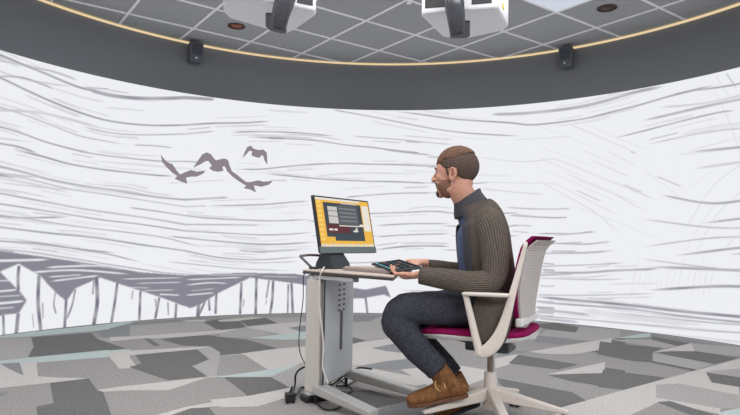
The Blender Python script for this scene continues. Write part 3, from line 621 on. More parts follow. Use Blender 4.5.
if n_.x < 0: n_ = -n_
b = MB(); rot = Matrix(((dr.x, n_.x, 0), (dr.y, n_.y, 0), (0, 0, 1))); b.box(a_.lerp(d_, .45)+n_*.002+Vector((0, 0, .07)), (.05, .003, .035), rot)
b.build('warning_sticker', m_yel, t2)['label'] = 'yellow warning sticker'

# ------------------------------------------------------------ desk
DZ = .655
A, B, C, D = Vector((-.335, 2.96, 0)), Vector((.105, 2.50, 0)), Vector((.15, 2.92, 0)), Vector((-.10, 3.42, 0))
desk = thing('standing_desk', 'compact grey metal sit-stand desk with wooden top in front of the man', 'desk', (-.17, 3.1, 0))
m_top = mat('desk_top', (196, 182, 172), .45, noise=.05); m_edge = mat('desk_edge', (70, 64, 62), .5); m_panel = mat('grey_panel', (196, 200, 203), .42, metal=.1, noise=.02)
m_col = mat('desk_column_paint', (206, 202, 196), .4, metal=.2)
b = MB(); b.prism([(p.x, p.y) for p in (A, B, C, D)], DZ-.008, DZ); b.build('desk_top', m_top, desk, bevel=.003)
b = MB(); b.prism([(p.x, p.y) for p in (A, B, C, D)], DZ-.020, DZ-.0085); b.build('edge_board', m_edge, desk, bevel=.003)
# two telescopic legs joined by a folded perforated panel
pl0, pl1 = Vector((-.215, 2.90, 0)), Vector((-.085, 3.25, 0))
fd = Vector((.28, -.41, 0)).normalized(); wd_ = (pl1-pl0).normalized(); nn = Vector((wd_.y, -wd_.x, 0))
lc = pl0 - Vector((.045, -.035, 0))
b = MB(); rot = Matrix(((wd_.x, nn.x, 0), (wd_.y, nn.y, 0), (0, 0, 1)))
b.box(lc+Vector((0, 0, .335)), (.072, .078, .55), rot); b.build('leg_column', m_col, desk, bevel=.006)
b = MB(); b.box(lc+Vector((0, 0, .61)), (.05, .055, .03), rot); b.build('inner_column', m_panel, desk, bevel=.004)
lc2 = pl1 - Vector((.045, -.035, 0))
b = MB(); b.box(lc2+Vector((0, 0, .30)), (.07, .075, .48), rot); b.build('leg_column', m_col, desk, bevel=.006)
b = MB(); b.box(lc2+Vector((0, 0, .575)), (.05, .055, .11), rot); b.build('inner_column', m_panel, desk, bevel=.004)
b = MB(); pts = [pl0.lerp(pl1, k/10)+nn*(.012*math.sin(k/10*PI)) for k in range(11)]
b.prism([(p.x, p.y) for p in pts]+[((p-nn*.012).x, (p-nn*.012).y) for p in reversed(pts)], .10, .612); pan = b.build('cover_panel', m_panel, desk, bevel=.002)
def panel_rect(u0, u1, z0, z1):
    b = MB(); P0, P1 = pl0.lerp(pl1, u0), pl0.lerp(pl1, u1)
    off = nn*(.012*math.sin((u0+u1)/2*PI)+.0012); b.prism([((P0+off).x, (P0+off).y), ((P1+off).x, (P1+off).y), ((P1+off-nn*.004).x, (P1+off-nn*.004).y), ((P0+off-nn*.004).x, (P0+off-nn*.004).y)], z0, z1); return b
for k in range(6):
    z_ = .60-.026*k-.02
    for u0, u1 in ((.38, .45), (.54, .61)):
        panel_rect(u0, u1, z_-.010, z_).build('vent_slot', m_dgrey, desk)
panel_rect(.45, .54, .24, .44).build('handle_slot', m_dgrey, desk, bevel=.001)
panel_rect(-.02, .012, .10, .61).build('corner_gap', m_dark, desk)
b = MB(); b.bar(lc+Vector((0, 0, .62)), lc2+Vector((0, 0, .62)), .10, .022); b.bar(lc+Vector((0, 0, .622)), lc+Vector((.20, -.22, .622)), .04, .02); b.bar(lc2+Vector((0, 0, .622)), lc2+Vector((.2, -.3, .622)), .04, .02); b.build('top_frame', m_panel, desk, bevel=.003)
for st, tip in ((lc-fd*.02, Vector((.035, 2.635, 0))), (lc2-fd*.02, Vector((.25, 3.02, 0)))):
    b = MB(); b.bar(st+Vector((0, 0, .082)), tip+Vector((0, 0, .040)), .07, .05, w2=.058, h2=.034); ft = b.build('foot', m_metal, desk, bevel=.008, seg=3)
    f_ = (tip-st).normalized()
    for p in (tip-f_*.03, st+f_*.03):
        b = MB(); b.cyl(p+Vector((0, 0, .0)), p+Vector((0, 0, .024 if p == tip-f_*.03 else .058)), .018 if p == tip-f_*.03 else .009); gl = b.build('glide', m_dark, desk)
b = MB(); b.bar(lc+Vector((0, 0, .085)), lc2+Vector((0, 0, .085)), .05, .03); b.build('cross_bar', m_metal, desk, bevel=.004)

# ------------------------------------------------------------ monitor
mx, my, mz, myaw, mw, mt = -.102, 3.195, .7365, .954, .50, .206
mh = mw*.62; u = Vector((math.cos(myaw), math.sin(myaw), 0)); n_ = Vector((math.sin(myaw), -math.cos(myaw), 0)); up = Vector((0, 0, math.cos(mt)))-n_*math.sin(mt)
c0 = Vector((mx, my, mz)); nf = u.cross(up).normalized()
if nf.dot(n_) < 0: nf = -nf
mon = thing('desktop_monitor', 'black framed desktop monitor with yellow and dark screen on the desk', 'monitor', (mx, my, DZ))
def mq(a, b_, d=0): return c0+u*((a-.5)*mw)+up*((1-b_)*mh)+nf*d     # a,b from top left
def slab(bm, a0, b0, a1, b1, d0, d1, mi=0):
    P = [mq(a, q, d) for d in (d0, d1) for a, q in ((a0, b0), (a1, b0), (a1, b1), (a0, b1))]
    bm.add(P, [(0, 1, 2, 3), (7, 6, 5, 4), (0, 4, 5, 1), (1, 5, 6, 2), (2, 6, 7, 3), (3, 7, 4, 0)], mi)
b = MB(); slab(b, 0, 0, 1, 1, -.018, -.002); b.build('case', m_dark, mon, bevel=.006)
b = MB(); slab(b, .0, .885, 1, .998, -.006, .001); b.build('chin', mat('chin_grey', (92, 104, 106), .35), mon, bevel=.002)['label'] = 'grey green lower chin of monitor'
cols = [(244, 190, 84), (238, 232, 222), (74, 82, 90), (100, 104, 108), (210, 205, 200), (104, 62, 66), (255, 212, 120), (236, 222, 196), (140, 142, 146)]
scm = [lamp_mat('display_%s' % n__, c_, .95) for n__, c_ in zip(('yellow', 'white', 'slate', 'grey', 'pale', 'maroon', 'light_yellow', 'cream', 'silver'), cols)]
b = MB()
def sr(u0, v0, u1, v1, mi, k): slab(b, .03+u0*.94, .035+v0*.85, .03+u1*.94, .035+v1*.85, -.002, .0004+.0003*k, mi)
sr(0, 0, 1, 1, 0, 0); sr(.0, .0, .82, .045, 1, 1); sr(.85, .10, .985, .66, 1, 1); sr(.0, .945, 1, 1, 7, 1)
sr(.12, .09, .83, .88, 2, 1); sr(.12, .80, .26, .90, 0, 2); sr(.19, .17, .36, .52, 4, 2); sr(.37, .13, .75, .55, 3, 2); sr(.15, .54, .56, .72, 5, 2)
for k in range(4): sr(.40, .19+.085*k, .72, .215+.085*k, 8, 3)
sr(.36, .555, .77, .575, 1, 3); sr(.17, .63, .24, .67, 1, 3); sr(.26, .63, .32, .67, 1, 3); sr(.62, .655, .71, .69, 1, 3); sr(.67, .60, .70, .66, 1, 3); sr(.45, .075, .74, .10, 4, 3)
for k in range(9): sr(.01, .06+.095*k, .08, .115+.095*k, 6, 1)
for k in range(12): sr(.03+.075*k, .955, .07+.075*k, .985, 6 if k % 2 else 4, 2)
sr(.76, .52, .84, .57, 1, 2); sr(.19, .25, .36, .27, 8, 3); sr(.19, .36, .36, .38, 8, 3)
b.build('display', scm, mon)
sb = Vector((mx, my, DZ))-n_*.02-u*.105
b = MB()
vs = []
for z_, wu, dn0, dn1 in ((0, .075, -.08, .05), (.03, .072, -.075, .04), (.095, .055, -.05, .0)):
    for s_, dn in ((-1, dn0), (1, dn0), (1, dn1), (-1, dn1)): vs.append(sb+u*wu*s_+n_*dn+Vector((0, 0, z_)))
b.add(vs, [(3, 2, 1, 0), (8, 9, 10, 11)]+[(i*4+k, i*4+(k+1) % 4, i*4+4+(k+1) % 4, i*4+4+k) for i in range(2) for k in range(4)])
b.build('stand_base', mat('stand_dark', (42, 48, 54), .5), mon, bevel=.004)

# keyboard on the desk
kc = Vector((.035, 2.84, DZ)); ku = Vector((.45, .893, 0)); kn = Vector((.893, -.45, 0)); ku2 = Vector((-.60, .80, 0)).normalized()
kb = thing('keyboard', 'thin grey keyboard lying on the desk below the monitor', 'keyboard', kc)
m_key = mat('keycaps_grey', (196, 184, 174), .5); m_kbd = mat('keyboard_body', (150, 140, 134), .5)
ka, kb_ = Vector((-.62, .78, 0)).normalized(), Vector((.78, .62, 0)).normalized()
rotk = Matrix(((ka.x, kb_.x, 0), (ka.y, kb_.y, 0), (0, 0, 1)))
b = MB(); b.box(kc+Vector((0, 0, .008)), (.36, .14, .016), rotk); b.build('case', m_kbd, kb, bevel=.003)
b = MB()
for r_ in range(5):
    for k in range(14): b.box(kc+ka*(-.163+.0251*k)+kb_*(-.05+.025*r_)+Vector((0, 0, .018)), (.02, .02, .006), rotk)
b.build('keys', m_key, kb)

# bent bracket at the far left edge of the desk
br = thing('document_arm', 'thin dark bent metal arm at the left edge of desk top', 'holder', V(312, 268, 3.05))
b = MB(); b.tube([V(320, 255.5, 3.12), V(310, 255.0, 3.08), V(299.8, 256, 3.05)], .0065, sub=4); b.tube([V(299.8, 256, 3.05), V(306, 262, 3.05), V(312.5, 268.5, 3.05)], .0065, sub=4); b.build('arm', mat('arm_taupe', (104, 94, 94), .5), br, smooth=True)
b = MB(); b.box(Z(314, 269, DZ)+Vector((0, 0, .006)), (.05, .03, .012)); b.build('clamp_foot', m_dark, br, bevel=.003)

# cables and floor gear
def cable(name, pts, r, m, label):
    b = MB(); b.tube(pts, r, n=8, sub=8); o = b.build(name, m, smooth=True); return tag(o, label, 'cable')
cable('power_cable', [Z(325, 267, DZ+.005), V(323, 269, 2.84), V(319.5, 279, 2.83), V(319, 300, 2.835), V(321, 320, 2.83), V(323.5, 345, 2.82), V(323, 368, 2.81), V(328, 384, 2.80)], .0042, m_cable_w, 'pale cable running down the front of the desk column')
cable('data_cable', [V(306, 273, 3.0), V(303.5, 277, 3.0), V(303, 300, 3.0), V(300, 325, 3.0), V(299, 345, 3.0), V(302, 358, 3.02), V(309, 369, 3.05)], .0025, m_cable_b, 'thin dark cable hanging free left of the desk column')
cable('black_cable_loop', [Z(310, 366, .13), Z(302, 368, .11), Z(296, 374, .09), Z(295, 384, .04), Z(293, 392, .02), Z(290, 398, .02)], .0055, m_cable_b, 'thick black cable arching from desk column to floor plug')
cable('floor_cable', [Z(292, 400, .012), Z(298, 393, .02), Z(302, 387, .008), Z(312, 394, .01), Z(322, 408, .008), Z(338, 408, .008), Z(347, 395, .01), Z(330, 388, .012)], .005, m_cable_b, 'black cable coiled on the carpet around the power adapter')
cable('black_cable_under_desk', [Z(322, 383, .10), Z(330, 386, .06), Z(345, 375, .055), Z(358, 368, .05), Z(372, 369, .05)], .0055, m_cable_b, 'black cable rising across the rear desk foot')
cable('tangled_cable', [Z(326, 383, .02), Z(338, 386, .01), Z(352, 383, .01), Z(362, 374, .01), Z(352, 370, .01)], .004, m_cable_b, 'black cable lying on carpet between the two desk feet')
cable('pale_floor_cable', [Z(328, 380, .06), Z(336, 388, .03), Z(345, 396, .012), Z(338, 402, .008)], .0035, m_cable_w, 'short pale cable on the carpet under the desk')
cable('tangled_black_cable', [Z(327, 380, .03), Z(335, 377, .02), Z(344, 383, .012), Z(352, 390, .008), Z(341, 396, .008), Z(334, 388, .012), Z(346, 378, .012), Z(360, 380, .008)], .0048, m_cable_b, 'black cable looping on the carpet right behind the front desk foot')
pc = Z(315, 400, 0)
ad_ = thing('power_adapter', 'flat black and silver power adapter on the floor under the desk', 'adapter', pc, .5)
b = MB(); b.box((0, 0, .016), (.135, .09, .03)); b.build('case', m_dark, ad_, bevel=.008, local=False)
b = MB(); b.box((.0, .0, .033), (.10, .062, .004)); b.build('top_label', mat('adapter_label', (190, 192, 198), .4), ad_, bevel=.001, local=False)
pc = Z(290, 403, 0)
pg = thing('power_plug', 'black mains plug standing on carpet at far left of cables', 'plug', pc, .4)
b = MB(); b.box((0, 0, .03), (.05, .035, .045)); b.build('plug_body', m_dark, pg, bevel=.006, local=False)
for x_ in (-.016, .016):
    b = MB(); b.box((x_, 0, .004), (.008, .03, .008)); b.build('plug_prong', m_cable_b, pg, local=False)
b = MB(); b.cyl((0, 0, .05), (.01, 0, .08), .008, .005); b.build('strain_relief', m_cable_b, pg, local=False)

# ------------------------------------------------------------ tablet
TA, TB, TC, TD = V(371.2, 264.0, 2.86), V(391.5, 272, 2.62), V(423, 267.5, 2.60), V(405, 260.2, 2.84)
TD = TA+(TC-TB)
tn = (TB-TA).cross(TC-TB).normalized()
if tn.z < 0: tn = -tn
tab = thing('tablet', 'dark tablet with lit icons held in both hands above desk', 'tablet', (TA+TC)/2)
def tq(a, b_, d): return TA+(TD-TA)*a+(TB-TA)*b_+tn*d
def tslab(b, a0, b0, a1, b1, d0, d1, mi=0):
    P = [tq(a, q, d) for d in (d0, d1) for a, q in ((a0, b0), (a1, b0), (a1, b1), (a0, b1))]
    b.add(P, [(0, 1, 2, 3), (7, 6, 5, 4), (0, 4, 5, 1), (1, 5, 6, 2), (2, 6, 7, 3), (3, 7, 4, 0)], mi)
b = MB(); tslab(b, 0, 0, 1, 1, -.006, .004); b.build('case', mat('tablet_black', (38, 40, 46), .35), tab, bevel=.003)
b = MB(); tslab(b, .04, .04, .96, .96, .003, .0046, 0)
for k in range(6): tslab(b, .09, .08+.15*k, .17, .17+.15*k, .004, .0052, 1)
for r_ in range(3):
    for k in range(5): tslab(b, .30+.2*r_, .1+.17*k, .42+.2*r_, .2+.17*k, .004, .0052, 2 if (k+r_) % 3 else 3)
b.build('touch_screen', [lamp_mat('tablet_dim', (54, 60, 66), .8), lamp_mat('tablet_icon', (130, 200, 205), .9), lamp_mat('tablet_key', (92, 98, 104), .8), lamp_mat('tablet_key_warm', (150, 120, 108), .8)], tab)

# ------------------------------------------------------------ chair
CH = Vector((.555, 2.68, 0)); CYAW = math.radians(-27)
chair = thing('office_chair', 'swivel office chair with magenta seat and pale mesh back under the man', 'chair', CH, CYAW)
rt = Matrix.Rotation(CYAW, 3, 'Z')
def cl(x, y, z): return CH+rt @ Vector((x, y, z))
# star base, one leg straight at the camera
for k in range(5):
    a = math.radians(-90+72*k+2); d = Vector((math.cos(a), math.sin(a), 0))
    b = MB(); b.bar(CH+d*.02+Vector((0, 0, .128)), CH+d*.335+Vector((0, 0, .072)), .044, .058, w2=.034, h2=.018)
    b.build('base_leg', m_beige, chair, bevel=.007, seg=3)
    p = CH+d*.312; s_ = Vector((-d.y, d.x, 0))
    b = MB()
    for sg_ in (-1, 1): b.cyl(p+s_*sg_*.006+Vector((0, 0, .027)), p+s_*sg_*.024+Vector((0, 0, .027)), .0265, n=24)
    cs = b.build('caster', m_dark, chair, bevel=.003)
    b = MB(); b.cyl(p+Vector((0, 0, .03)), p+Vector((0, 0, .066)), .007); b.build('caster_stem', m_dgrey, chair)
b = MB(); b.cyl(CH+Vector((0, 0, .06)), CH+Vector((0, 0, .225)), .033, .027, n=28); b.build('hub', m_beige, chair, smooth=False, bevel=.003)
b = MB(); b.cyl(CH+Vector((0, 0, .2)), CH+Vector((0, 0, .335)), .014, n=24); b.build('gas_lift', mat('lift_bronze', (150, 134, 120), .3, metal=.8), chair)
b = MB(); b.box(cl(-.0, 0, .345), (.20, .14, .05), rt); b.bar(cl(.0, 0, .35), cl(-.20, 0, .385), .10, .04); b.build('mechanism', m_dgrey, chair, bevel=.01)
# seat
b = MB(); pts = []
for k in range(32):
    a = 2*PI*k/32; ca, sa = math.cos(a), math.sin(a); pts.append((-.045+.245*math.copysign(abs(ca)**.45, ca), .225*math.copysign(abs(sa)**.45, sa)))
def seat_layer(z0, z1, sc, mi=0):
    n = len(pts); vs = []
    for z_, s_ in ((z0, sc[0]), (z1, sc[1])):
        for x, y in pts: vs.append(cl(x*s_, y*s_, z_+.012*max(0, (x-.05))/.2-.02*max(0, -x-.2)/.1))
    b.add(vs, [tuple(range(n))[::-1], tuple(range(n, 2*n))]+[(i, (i+1) % n, n+(i+1) % n, n+i) for i in range(n)], mi)
seat_layer(.405, .428, (1, .985)); b.build('seat', m_magenta, chair, bevel=.014, seg=3)
b = MB(); seat_layer(.385, .405, (.94, 1.005)); b.build('seat_shell', m_shell, chair, bevel=.006)
# backrest: curved mesh panel with magenta pad in front
def back_grid(off, th_, m, name, yw=.205, z0=.49, z1=.825, par=None, sm=True):
    b = MB(); nu_, nv_ = 12, 14
    for lay_ in (0, 1):
        for i in range(nv_+1):
            t = i/nv_; z_ = z0+(z1-z0)*t; xx = .165+.02*math.sin(t*PI*.5)+.035*t*t-.012*math.sin(t*PI) + (.03*max(0, t-.9)/.1)
            wy = yw*(.70+.30*math.sin(min(1, t*1.4)*PI/2))
            for j in range(nu_+1):
                v_ = j/nu_*2-1; b.v.append(cl(xx+off+lay_*th_-.02*v_*v_, v_*wy, z_))
    N1 = (nu_+1)*(nv_+1)
    for i in range(nv_):
        for j in range(nu_):
            q = i*(nu_+1)+j; b.f.append((q, q+1, q+nu_+2, q+nu_+1)); b.f.append((N1+q, N1+q+nu_+1, N1+q+nu_+2, N1+q+1))
    rim = [j for j in range(nu_)]+[i*(nu_+1)+nu_ for i in range(nv_)]+[nv_*(nu_+1)+j for j in range(nu_, 0, -1)]+[i*(nu_+1) for i in range(nv_, 0, -1)]
    for k in range(len(rim)):
        a, c_ = rim[k], rim[(k+1) % len(rim)]; b.f.append((a, N1+a, N1+c_, c_))
    b.mi = [0]*len(b.f); return b.build(name, m, par or chair, smooth=False, bevel=0)
m_mesh = bpy.data.materials.new('back_mesh'); m_mesh.use_nodes = True
nt = m_mesh.node_tree; bs = nt.nodes['Principled BSDF']; bs.inputs['Roughness'].default_value = .7
tc = nt.nodes.new('ShaderNodeTexCoord'); wv = nt.nodes.new('ShaderNodeTexWave'); wv.bands_direction = 'Z'; wv.inputs['Scale'].default_value = 45; nt.links.new(tc.outputs['Object'], wv.inputs[0])
rp = nt.nodes.new('ShaderNodeValToRGB'); rp.color_ramp.elements[0].color = (*lin((164, 158, 154)), 1); rp.color_ramp.elements[1].color = (*lin((208, 202, 198)), 1)
nt.links.new(wv.outputs[0], rp.inputs[0]); nt.links.new(rp.outputs[0], bs.inputs['Base Color'])
back_grid(-.003, .017, m_magenta, 'back_pad', yw=.215, z1=.834)
back_grid(.0145, .01, m_mesh, 'back_mesh', yw=.203, z1=.818)
# frames: armrest strut + upright forming a V on each side
for s_ in (-1, 1):
    yk = .262*s_
    b = MB(); b.bar(cl(0, .10*s_, .345), cl(.03, yk, .352), .05, .028); b.tube([cl(.028, yk, .345), cl(.008, yk*1.0, .42), cl(-.015, yk, .51), cl(-.035, yk, .588)], lambda t: .0125+.005*(1-t), n=10); b.build('arm_strut', m_beige, chair, bevel=0, smooth=False)
    b = MB(); b.loft([(cl(.022, yk, .352), .013, .020), (cl(.055, yk, .362), .012, .026), (cl(.095, yk*.98, .405), .011, .027), (cl(.125, yk*.94, .48), .011, .020), (cl(.155, yk*.88, .60), .010, .014), (cl(.183, yk*.82, .72), .009, .010), (cl(.205, yk*.80, .81), .008, .008)], L=tuple(rt @ Vector((0, 1, 0))), e=3.5, n=16)
    b.build('back_upright', m_beige, chair, smooth=True)
    b = MB(); b.bar(cl(-.045, yk, .590), cl(.145, yk, .592), .05, .015); b.build('armrest', m_beige, chair, bevel=.007, seg=3)
b = MB(); b.bar(cl(.165, -.17, .472), cl(.165, .17, .472), .03, .035); b.bar(cl(.10, 0, .36), cl(.165, 0, .47), .06, .03); b.build('lower_back_rail', m_shell, chair, bevel=.006)

# ------------------------------------------------------------ the seated man
m_skin = mat('skin', (206, 156, 136), .55, noise=.06, nscale=60, spec=.3); 
m_skin.node_tree.nodes['Principled BSDF'].inputs['Subsurface Weight'].default_value = .1
m_skin.node_tree.nodes['Principled BSDF'].inputs['Subsurface Radius'].default_value = (.01, .004, .002)
man = thing('person', 'seated man in brown ribbed cardigan, dark jeans and tan boots holding a tablet', 'person', V(492, 322, 2.72))
HC = V(454.5, 173.5, 2.70); HY = math.radians(-25); hr = Matrix.Rotation(HY, 3, 'Z') @ Matrix.Rotation(math.radians(-2), 3, 'Y')
def hp(x, y, z): return HC+hr @ Vector((x, y, z))
def hell(b, c, r, ry=0, rz=0): b.ell(hp(*c), r, hr @ Matrix.Rotation(rz, 3, 'Z') @ Matrix.Rotation(ry, 3, 'Y'), nu=24, nv=16)
body = MB()
hell(body, (.018, 0, .030), (.092, .074, .084)); hell(body, (-.010, 0, .018), (.076, .068, .075)); hell(body, (-.030, 0, -.030), (.052, .056, .076))
hell(body, (-.042, 0, -.070), (.040, .046, .036)); hell(body, (-.070, 0, -.094), (.018, .020, .018)); hell(body, (-.074, 0, .020), (.014, .046, .012))
hell(body, (-.020, 0, -.072), (.05, .052, .030), .25)
body.loft([(hp(-.082, 0, .014), .008, .008), (hp(-.094, 0, -.006), .009, .010), (hp(-.102, 0, -.022), .012, .013), (hp(-.094, 0, -.031), .013, .009)], L=tuple(hr @ Vector((0, 1, 0))), n=16)
hell(body, (-.094, -.011, -.026), (.010, .008, .008)); hell(body, (-.094, .011, -.026), (.010, .008, .008))
hell(body, (-.084, 0, -.050), (.009, .022, .0065)); hell(body, (-.081, 0, -.063), (.009, .019, .0065)); hell(body, (-.074, 0, -.055), (.014, .028, .024))
for s_ in (-1, 1):
    hell(body, (-.055, .038*s_, -.018), (.022, .018, .018))
    hell(body, (.012, .073*s_, -.014), (.018, .006, .031), .15, -.25*s_)
    body.tube([hp(.004, .074*s_, .006), hp(.012, .083*s_, .016), hp(.026, .086*s_, .008), hp(.029, .084*s_, -.012), hp(.018, .079*s_, -.034), hp(.006, .073*s_, -.042)], .0052, n=8)
nb = V(470, 210, 2.72)
body.loft([(hp(.03, 0, -.03), .052, .058), (hp(.025, 0, -.075), .054, .056), (nb+Vector((-.005, 0, .02)), .058, .058), (nb+Vector((.01, 0, -.03)), .058, .052)], L=(.15, 1, 0))
TOR = [(V(472, 209, 2.72), .07, .05), (V(478, 220, 2.72), .150, .080), (V(481, 232, 2.72), .175, .102), (V(483, 252, 2.72), .165, .108), (V(486, 275, 2.72), .150, .108), (V(489, 300, 2.72), .155, .108), (V(490, 320, 2.72), .165, .108)]
body.loft(TOR[::-1], L=(.12, 1, 0), e=2.3)
def limb(b, pts, rs, **k): b.loft([(p, r, r) for p, r in zip(pts, rs)], **k)
armN = [V(489, 224, 2.57), V(494, 246, 2.535), V(496, 266, 2.515), V(490, 281, 2.505), V(470, 283, 2.50), V(445, 279, 2.52), V(420, 275.5, 2.55)]
armF = [V(474, 224, 2.87), V(474, 246, 2.90), V(473, 262, 2.91), V(466, 272, 2.91), V(452, 271, 2.90), V(438, 268.5, 2.875), V(426, 266.5, 2.845)]
for ar in (armN, armF): limb(body, ar, (.048, .042, .038, .036, .038, .032, .025), n=16)
HIPN, HIPF = V(490, 310, 2.645), V(490, 310, 2.80)
legN = [HIPN, V(462, 308.5, 2.63), V(428, 308, 2.62), V(404, 310, 2.61), V(396, 320, 2.605), V(406, 335, 2.60), V(422, 354, 2.595), V(438, 370, 2.59), V(449, 379, 2.59)]
legF = [HIPF, V(462, 310, 2.82), V(430, 310, 2.83), V(413, 312, 2.835), V(409, 322, 2.83), V(418, 338, 2.82), V(436, 357, 2.80), V(453, 376, 2.78), V(462, 388, 2.775)]
for lg in (legN, legF): limb(body, lg, (.072, .066, .058, .050, .048, .045, .040, .026, .022), n=18)
# hands
def hand(b, wrist, palm_dir, up_, thumb_side, curl, sc=1.0, spread=.0, base_bend=.15):
    """palm_dir towards the knuckles, up_ = back of the hand, thumb_side = direction of the thumb"""
    f = palm_dir.normalized(); u_ = (up_-f*up_.dot(f)).normalized(); s_ = thumb_side-f*thumb_side.dot(f)-u_*thumb_side.dot(u_); s_.normalize()
    K = wrist+f*.088*sc
    b.loft([(wrist-f*.02, .025*sc, .020*sc), (wrist+f*.012*sc, .028*sc, .019*sc), (wrist+f*.045*sc, .038*sc, .017*sc), (wrist+f*.078*sc, .040*sc, .014*sc), (wrist+f*.094*sc, .036*sc, .010*sc)], L=tuple(s_), n=18)
    lens = ((.030, .040, .024, .021), (.010, .044, .028, .022), (-.010, .041, .026, .021), (-.029, .032, .020, .018))
    for off, l1, l2, l3 in lens:
        p = K+s_*off*sc-f*.012*sc; ang = base_bend; pts_ = [p]; dirv = f
        for ll, cv in zip((l1+.012, l2, l3), curl):
            ang += cv; dirv = f*math.cos(ang)-u_*math.sin(ang)+s_*off*spread; dirv.normalize(); p = p+dirv*ll*sc; pts_.append(p)
        b.tube(pts_, lambda t: (.0088-.0022*t)*sc, n=10, sub=4); b.ell(p, (.0068*sc,)*3, nu=10, nv=8)
    # thumb leaves the side of the palm near its base
    t0 = wrist+f*.028*sc+s_*.022*sc; td = (f*.72+s_*.65-u_*.25).normalized()
    t1 = t0+td*.034*sc; td2 = (f*.92+s_*.32-u_*.15).normalized(); t2_ = t1+td2*.030*sc; td3 = (f+s_*.05-u_*.05).normalized(); t3 = t2_+td3*.024*sc
    b.tube([t0, t1, t2_, t3], lambda t: (.0125-.004*t)*sc, n=10, sub=4); b.ell(t3, (.0085*sc,)*3, nu=10, nv=8)
tx = (TD-TA).normalized(); ty = (TB-TA).normalized()
# near hand supports the tablet from below, thumb over its near edge
wN = V(419, 274.5, 2.57)
hand(body, wN, (-tx*.80-ty*.42-tn*.12).normalized(), -tn*.9+ty*.5, ty*.3+tn*1.0, (.35, .45, .35), .86)
# far hand lies on the tablet, fingers arched down to the keys
wF = V(424, 262.5, 2.83)
hand(body, wF, (-tx*.84+ty*.30+tn*.20).normalized(), tn, ty, (.5, .75, .6), .9, base_bend=.12)
# feet inside the boots
def foot(b, heel, toe, up_, gr=0.0, w_=.046):
    f = (toe-heel).normalized(); L = (toe-heel).length; u_ = (up_-f*up_.dot(f)).normalized(); s_ = f.cross(u_)
    st = [(0, .026, .022, .026), (.08, .036, .034, .036), (.25, .038, .042, .046), (.45, .040, .036, .040), (.65, .047, .030, .031), (.85, .044, .025, .026), (.96, .030, .019, .020), (1.0, .012, .010, .016)]
    b.loft([(heel+f*L*t+u_*(z_+.004), a*w_/.046+gr, h+gr) for t, a, h, z_ in st], L=tuple(s_), n=22, e=2.4)
hN, tN = V(467, 396, 2.60), V(408, 407, 2.585); uN = Vector((0, 0, 1))
hF, tF = V(478, 404, 2.80), V(436, 419, 2.745)
foot(body, hN+Vector((-.012, 0, .010)), tN+Vector((.014, 0, .010)), uN, -.012); foot(body, hF+Vector((-.012, 0, .010)), tF+Vector((.014, 0, .010)), uN, -.012)
bo = body.build('body', m_skin, man, smooth=True); remesh(bo, .0042, 3)
# ---- face details, hair, beard
m_hair = mat('hair_brown', (78, 58, 48), .8, col2=(112, 84, 68), nscale=160, bump=1, bscale=300, spec=.2)
m_hairs = mat('hair_short_sides', (70, 58, 54), .85, col2=(108, 92, 84), nscale=260, bump=.6, bscale=500, spec=.15)
m_beard = mat('beard_stubble', (112, 82, 70), .85, col2=(154, 118, 100), nscale=260, bump=.6, bscale=500, spec=.15)
m_beard2 = mat('goatee_dark', (70, 52, 46), .85, noise=.2, nscale=300)
def shell(name, parts, keep, m, vox=.0035, rough=0, sm=2, lab=None):
    """closed clump made from ellipsoids kept only where keep(local) is true (cells dropped outside)"""
    b = MB()
    for c, r, ry in parts: hell(b, c, r, ry)
    inv = hr.transposed(); ok = [keep(inv @ (v-HC)) for v in b.v]
    b.f = [f for f in b.f if all(ok[i] for i in f)]; b.mi = [0]*len(b.f); b.uv = None
    used = sorted({i for f in b.f for i in f}); mp = {q: i for i, q in enumerate(used)}
    b.v = [b.v[i] for i in used]; b.f = [tuple(mp[i] for i in f) for f in b.f]
    o = b.build(name, m, man, smooth=True)
    sd = o.modifiers.new('thick', 'SOLIDIFY'); sd.thickness = .006; sd.offset = -1
    if lab: o['label'] = lab
    return o
class HiMB(MB): pass
def hshell(name, c, r, keep, m, nu=72, nv=48, jitter=0, thick=.008, lab=None, ry=0):
    b = MB(); b.ell((0, 0, 0), r, Matrix.Rotation(ry, 3, 'Y'), nu=nu, nv=nv)
    b.v = [v*(1+random.uniform(-jitter, jitter))+Vector(c) for v in b.v]
    ok = [keep(v) for v in b.v]; b.f = [f for f in b.f if all(ok[i] for i in f)]; b.mi = [0]*len(b.f)
    used = sorted({i for f in b.f for i in f}); mp = {q: i for i, q in enumerate(used)}
    b.v = [hp(*b.v[i]) for i in used]; b.f = [tuple(mp[i] for i in f) for f in b.f]
    o = b.build(name, m, man, smooth=True); sd = o.modifiers.new('thick', 'SOLIDIFY'); sd.thickness = thick; sd.offset = -1
    if lab: o['label'] = lab
    return o
# short sides and nape, then the longer top
def side_keep(v):
    if v.x < -.062: return False
    if v.x < -.020: return v.z > .014+(-.020-v.x)*.5
    if v.x < .030: return v.z > .004 - (.02 if v.x < -.008 else 0)*1.5 if v.x < -.006 else v.z > .018
    return v.z > -.048+max(0, (.06-v.x))*1.1
hair = hshell('hair', (.020, 0, .030), (.0965, .0785, .088), side_keep, m_hairs, jitter=.006, lab='short cropped brown hair')
top = hshell('hair_top', (.016, 0, .040), (.100, .076, .088), lambda v: v.z > .058-.018*(v.x < -.03)+.25*max(0, v.x-.02)+0.10*abs(v.x+.02)*(v.x > .04) and v.x > -.085, m_hair, jitter=.014, lab='longer warm brown hair on top')
m_hair_t = mat('hair_top_brown', (78, 58, 49), .8, col2=(132, 98, 80), nscale=140, bump=1, bscale=300, spec=.2); top.data.materials[0] = m_hair_t
def beard_keep(v): return (v.z < -.028 and v.z < -.03-(v.x+.0)*.1 and v.x < .012) and not (v.z > -.046 and v.x < -.052)
